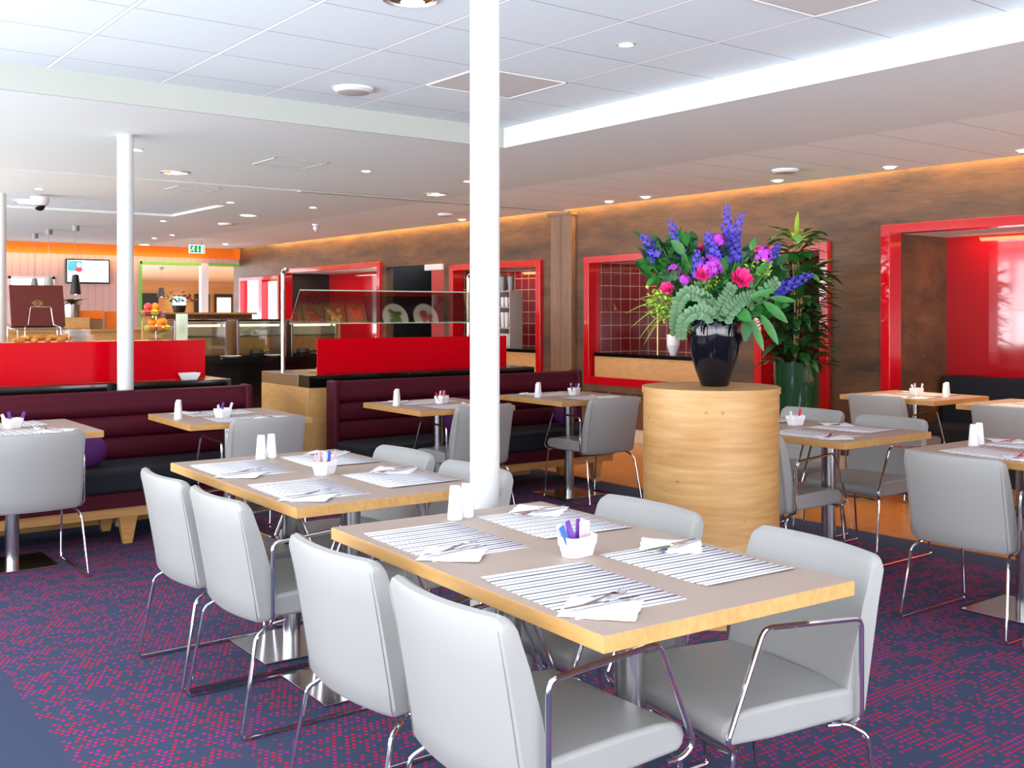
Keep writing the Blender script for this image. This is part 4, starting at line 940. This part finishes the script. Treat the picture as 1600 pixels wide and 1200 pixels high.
def euca(pts, lab, n=26):
    t = thing('eucalyptus_branch', lab, 'foliage', tuple(V0), 0, 'grey-green eucalyptus branches'); P_ = [Vector(p)-V0 for p in pts]; L_ = []
    def cr(u):
        k = min(int(u), len(P_)-2); f_ = u-k; p0, p1, p2, p3 = P_[max(k-1, 0)], P_[k], P_[k+1], P_[min(k+2, len(P_)-1)]
        return .5*((2*p1)+(p2-p0)*f_+(2*p0-5*p1+4*p2-p3)*f_*f_+(3*p1-p0-3*p2+p3)*f_**3)
    path = [cr((len(P_)-1)*k/20) for k in range(21)]; MB().tube(path, .003, 6).build('stem', 'stem', t); g = MB()
    n = int(n*.62)
    for i in range(n):
        u = (len(P_)-1)*(i+.5)/n; c_ = cr(u); tg = (cr(min(u+.05, len(P_)-1))-cr(max(u-.05, 0))).normalized(); o1 = tg.cross(DP).normalized(); sz = .036*(1.1-.35*i/n)
        for s in (-1, 1):
            g.leaf(c_, o1*s+tg*.3+rnd(.10)-DP*.2, -DP+o1*s*.2+tg*.7, sz, sz*1.1, bend=.25, seg=5)
    g.build('leaves', 'euca', t)
euca([bp(1113, 490, -.10), bp(1090, 468, -.16), bp(1066, 458, -.17), bp(1050, 474, -.17), bp(1046, 500, -.16), bp(1047, 520, -.15)], 'eucalyptus branch arching furthest left over the vase rim', 34)
euca([bp(1108, 500, -.10), bp(1090, 488, -.19), bp(1068, 490, -.2), bp(1055, 505, -.19), bp(1053, 526, -.18)], 'eucalyptus branch curling over the left front rim', 26)
euca([bp(1110, 496, -.12), bp(1118, 472, -.17), bp(1132, 448, -.16)], 'short eucalyptus branch pointing up to the pink rose', 18)
euca([bp(1120, 500, -.14), bp(1132, 480, -.18), bp(1148, 467, -.17), bp(1168, 462, -.14)], 'eucalyptus branch spreading right above the vase rim', 20)
euca([bp(1150, 490, -.1), bp(1185, 455, -.12), bp(1205, 440, -.1)], 'eucalyptus branch reaching out to the right', 14)
def foliage(c_, spread, n, mt, lab, ls=.075, ws=.042, grp='leafy sprays in the vase', wide=1.0):
    n = int(n*1.4)
    t = thing('leafy_spray', lab, 'foliage', tuple(V0), 0, grp); c_ = c_-V0; root = Vector((0, 0, .18)); g = MB(); st = MB()
    for i in range(n):
        p_ = c_+RT*random.gauss(0, spread*wide)+DP*random.gauss(0, spread*.8)+Vector((0, 0, random.gauss(0, spread*.7))); d_ = (p_-root).normalized()+rnd(.5)
        g.leaf(p_, d_, Vector((0, 0, 1))-DP*.7+rnd(.3), ls*random.uniform(.6, 1.2), ws*random.uniform(.7, 1.2), bend=.3)
        if i % 4 == 0: st.tube([root, (root+p_)/2+Vector((0, 0, .01)), p_], .0022, 5)
    st.build('stems', 'stem', t); g.build('leaves', mt, t)
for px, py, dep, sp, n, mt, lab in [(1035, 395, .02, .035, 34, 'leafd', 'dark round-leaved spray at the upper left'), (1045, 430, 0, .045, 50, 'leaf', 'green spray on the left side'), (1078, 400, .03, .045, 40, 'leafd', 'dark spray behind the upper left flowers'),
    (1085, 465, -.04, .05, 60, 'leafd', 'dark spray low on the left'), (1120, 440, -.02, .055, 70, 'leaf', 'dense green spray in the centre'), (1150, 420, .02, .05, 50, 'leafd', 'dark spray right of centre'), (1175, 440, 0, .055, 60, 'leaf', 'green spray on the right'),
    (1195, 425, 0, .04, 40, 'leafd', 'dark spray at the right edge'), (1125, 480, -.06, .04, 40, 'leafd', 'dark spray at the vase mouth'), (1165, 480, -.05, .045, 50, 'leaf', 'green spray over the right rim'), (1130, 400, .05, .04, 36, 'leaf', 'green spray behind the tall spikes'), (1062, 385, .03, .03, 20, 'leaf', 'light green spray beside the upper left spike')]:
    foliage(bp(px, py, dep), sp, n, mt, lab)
for px, py, sp, n, lab in [(1022, 470, .035, 60, 'yellow-green filler spray at the left edge'), (1036, 488, .025, 36, 'yellow-green filler spray drooping at lower left'), (1098, 446, .022, 40, 'yellow-green filler spray under the phlox'), (1182, 424, .028, 44, 'yellow-green filler spray on the right')]:
    foliage(bp(px, py, -.1), sp, n, 'leafy', lab, .02, .014, 'yellow-green filler sprays')
g_big = [((1180, 472), (1214, 502), .045), ((1176, 492), (1200, 535), .04), ((1162, 500), (1178, 545), .035), ((1138, 484), (1158, 500), .06), ((1155, 498), (1150, 530), .05), ((1190, 466), (1225, 470), .03), ((1150, 470), (1196, 452), .035), ((1060, 400), (1040, 380), .05)]
for i, (a, b_, wd) in enumerate(g_big):
    A = bp(a[0], a[1], -.15)-V0; B = bp(b_[0], b_[1], -.19)-V0
    t = thing('broad_leaf', 'broad green leaf ' + ['hanging furthest right', 'hanging long over the right rim', 'hanging steeply beside the vase', 'round and light over the front rim', 'dark and drooping over the front rim', 'pointing flat to the right', 'rising behind the right rim', 'standing at the upper left'][i], 'leaf', tuple(V0), 0, 'broad leaves in the vase')
    MB().leaf(A, (B-A), -DP+Vector((0, 0, .3)), (B-A).length, wd, bend=.12, seg=7).build('blade', 'leaf' if i != 4 else 'leafd', t)
    MB().tube([Vector((0, 0, .2)), A*.5+Vector((0, 0, .15)), A], .002, 5).build('stalk', 'stem', t)
for i, (px, py) in enumerate(((976, 490), (984, 512), (996, 530), (1003, 540), (990, 470), (1012, 520))):
    A = bp(1060, 470, -.05)-V0; B = bp(px, py, -.02)-V0
    pts = stem_curve(A, B, .05); t = MB().tube(pts, [.0026, .003, .003, .0028, .0025, .002, .0016, .001, .0005], 5).build('grass_blade', 'leafy', loc=tuple(V0)); tag(t, 'thin arching grass blade on the left of the bouquet', 'grass blade', 'arching grass blades')

# ------------------------------------------------------------------ tall green planter with plant
PX_, PY_ = 7.28, 5.62
t = thing('potted_plant', 'tall leafy plant in a glazed green floor pot by the wall', 'plant', (PX_, PY_, 0))
MB().lathe([(.165, 0), (.175, .01), (.190, .95), (.192, .975), (.180, .975), (.17, .90)], n=48).build('pot', 'greenpot', t)
MB().lathe([(.17, .90), (.001, .905)], n=24, cap=False).build('soil', 'blackmatte', t)
g = MB()
for s in range(3): g.tube([(0.03*s-.03, .02*s, .9), (.02*s-.02, -.02*s, 1.5), (.03*(s-1), .02, 1.95)], .008, 6)
g.build('cane', 'bamboo', t)
for mt, n_, nm in (('leafd', 380, 'lower_foliage'), ('leaf', 90, 'upper_foliage')):
    g = MB()
    for i in range(n_):
        z = random.uniform(.95, 1.75) if mt == 'leafd' else random.uniform(1.55, 2.08); a = random.uniform(0, 2*PI); rr = random.uniform(.02, .22)*(1 if z < 1.8 else .5)
        g.leaf((rr*math.cos(a), rr*math.sin(a), z), (math.cos(a), math.sin(a), random.uniform(-.3, .9)), (0, 0, 1), random.uniform(.12, .22), random.uniform(.055, .095), bend=random.uniform(.1, .5))
    g.build(nm, mt, t)
g = MB()
for i in range(9): a = i*2.4; g.leaf((0, 0, 1.98), (math.cos(a)*.8, math.sin(a)*.8, random.uniform(.4, 1.2)), (0, 0, 1), random.uniform(.14, .22), .035, bend=.2)
g.leaf((0, 0, 2.0), (.05, 0, 1), (-1, 0, 0), .24, .05, bend=.05); g.build('pale_new_leaves', 'leafy', t)

# ------------------------------------------------------------------ ceiling fittings
def make_spot(label):
    t = thing('downlight', label, 'light'); MB().lathe([(.045, -.004), (.045, .0), (.036, 0), (.036, -.004)], n=24, cap=False).build('ring', 'lampring', t)
    MB().lathe([(.035, -.003), (.035, -.001)], n=20).build('lens', 'lamp', t); return t
def make_can(label):
    t = thing('downlight', label, 'light'); MB().lathe([(.115, -.006), (.115, 0), (.095, 0), (.095, -.006)], n=32, cap=False).build('ring', 'lampring', t)
    MB().lathe([(.095, -.002), (.094, -.001)], n=32).build('reflector', 'chrome', t); MB().ball((.03, .03, -.004), .05, 8, sz=.1).build('lamp', 'lamp', t); return t
sp = [(978, 69, ZU, 'in the raised tiled ceiling'), (214, 234, ZC, 'just right of the top of the left column'), (572, 267, ZC, 'in the soffit left of the central column'), (731, 283, ZC, 'partly behind the central column'), (489, 324, ZC, 'in the soffit before the far tiles'),
      (360, 316, ZC, 'in the soffit right of the left column'), (61, 295, ZC, 'above the dome camera'), (241, 372, ZC, 'near the orange band, left of a pair'), (269, 367, ZC, 'near the orange band, right of a pair'), (352, 382, ZC, 'closest to the exit sign'), (255, 345, ZC, 'in the far ceiling beside the left column'),
      (1390, 262, ZC, 'by the right wall above the large alcove frame'), (1215, 283, ZC, 'by the right wall above the potted plant'), (1009, 308.5, ZC, 'by the right wall above the tiled niche'), (951.6, 315.4, ZC, 'by the right wall beside the pilaster'), (721.7, 343.7, ZC, 'by the right wall left of the central column'), (1600, 236, ZC, 'at the right edge of the tiled strip')]
for px, py, z, lab in sp:
    p = at(px, py, z); proto(PR, 'spot', make_spot, (p.x, p.y, z-.001), 0, 'small round ceiling spot ' + lab, 'light', 'small ceiling spots')
for px, py, z, lab in [(641, -2, ZU, 'large chrome downlight cut by the top edge of the photo'), (272, 269, ZC, 'large recessed downlight right of the left column'), (680, 303, ZC, 'large recessed downlight left of the central column'), (387, 336, ZC, 'large recessed downlight in the far tiled field'), (40, 316, ZC, 'large recessed downlight left of the dome camera'), (225, 382, ZC, 'large recessed downlight over the television area')]:
    p = at(px, py, z); proto(PR, 'can', make_can, (p.x, p.y, z-.001), 0, lab, 'light', 'large recessed downlights')
# real light from the lamps near the right wall and in the back of the room
def spot(x, y, z, power, col=(1, .82, .62), size=R(95)):
    l = D.lights.new('spot_beam', 'SPOT'); l.energy = power; l.color = col; l.spot_size = size; l.spot_blend = .9; l.shadow_soft_size = .04
    o = D.objects.new('spot_beam', l); COL.objects.link(o); o.location = (x, y, z-.03)
for y in (3.0, 4.4, 5.4, 7.0, 8.1, 9.9, 11.3, 12.8, 14.3): spot(7.32, y, ZC, 21)
for x, y in ((6.9, 4.0), (6.9, 5.9), (7.0, 2.6)): spot(x, y, ZC, 24)
for x, y in ((3.4, 10.3), (5.2, 10.6), (3.6, 8.6), (5.0, 8.4), (4.6, 13.5), (3.6, 15.5), (5.8, 15.5)): spot(x, y, ZC, 55, (1, .86, .68), R(130))
def disc_thing(name, px, py, z, r_, lab, cat, grp=None):
    p = at(px, py, z); t = thing(name, lab, cat, (p.x, p.y, z), 0, grp)
    MB().lathe([(r_, 0), (r_, -.012), (r_*.82, -.026)], n=32).build('ring', 'white', t); MB().lathe([(r_*.8, -.026), (r_*.75, -.028)], n=32).build('grille', 'shelfgrey', t)
disc_thing('ceiling_speaker', 552, 138, ZU, .115, 'round white ceiling disc in the raised tiles, left of column', 'ceiling speaker')
disc_thing('ceiling_speaker', 1227, 265, ZC, .11, 'round white ceiling disc above the potted plant', 'ceiling speaker')
disc_thing('ceiling_speaker', 697, 334, ZC, .10, 'round white ceiling disc left of the central column', 'ceiling speaker')
disc_thing('smoke_detector', 353, 349, ZC, .10, 'flat round detector in the far tiled field', 'detector')
M['ventm'] = mat('perforated_panel', (205, 203, 200), .7)
def hatch(px, py, sx, sy, lab, z=ZC, name='ceiling_hatch'):
    p = Vector(px+(z,)) if isinstance(px, tuple) else at(px, py, z); t = thing(name, lab, 'ceiling panel', (p.x, p.y, z))
    g = MB()
    for (a, b_, c_, d_) in ((-sx, sx, -sy, -sy+.008), (-sx, sx, sy-.008, sy), (-sx, -sx+.008, -sy, sy), (sx-.008, sx, -sy, sy)): g.box(a, b_, c_, d_, -.006, 0)
    g.build('frame', 'shelfgrey' if z == ZC else 'white', t, smooth=False); MB().box(-sx+.012, sx-.012, -sy+.012, sy-.012, -.003, 0).build('panel', 'soffit' if z == ZC else 'ventm', t, smooth=False)
hatch(452, 255, .22, .22, 'square access hatch in the soffit right of left column'); hatch(300, 295, .20, .2, 'square access hatch beyond the ceiling track'); 
p = at(770, 128, ZU); HP = [(3.56, 4.83), (3.56, 2.61)]
hatch(HP[0], 0, .300, .272, 'perforated grey tile in the raised ceiling behind column', ZU, 'perforated_tile')
hatch(HP[1], 0, .300, .272, 'perforated grey tile at the top edge of the photo', ZU, 'perforated_tile')
p = at(62, 308, ZC); t = thing('dome_camera', 'white dome camera hanging from the ceiling at far left', 'camera', (p.x, p.y, ZC))
MB().lathe([(.09, 0), (.09, -.05), (.07, -.085)], n=24).build('housing', 'white', t); MB().ball((0, 0, -.085), .055, 10).build('lens_dome', 'black', t)
p = at(493, 350, ZC); t = thing('motion_sensor', 'small white sensor under the tiled ceiling strip', 'sensor', (p.x, p.y, ZC)); MB().lathe([(.045, 0), (.045, -.02), (.02, -.03), (.035, -.045), (.03, -.075), (.01, -.08)], n=20).build('housing', 'white', t); MB().ball((0, 0, -.08), .018, 8).build('lens', 'white', t)
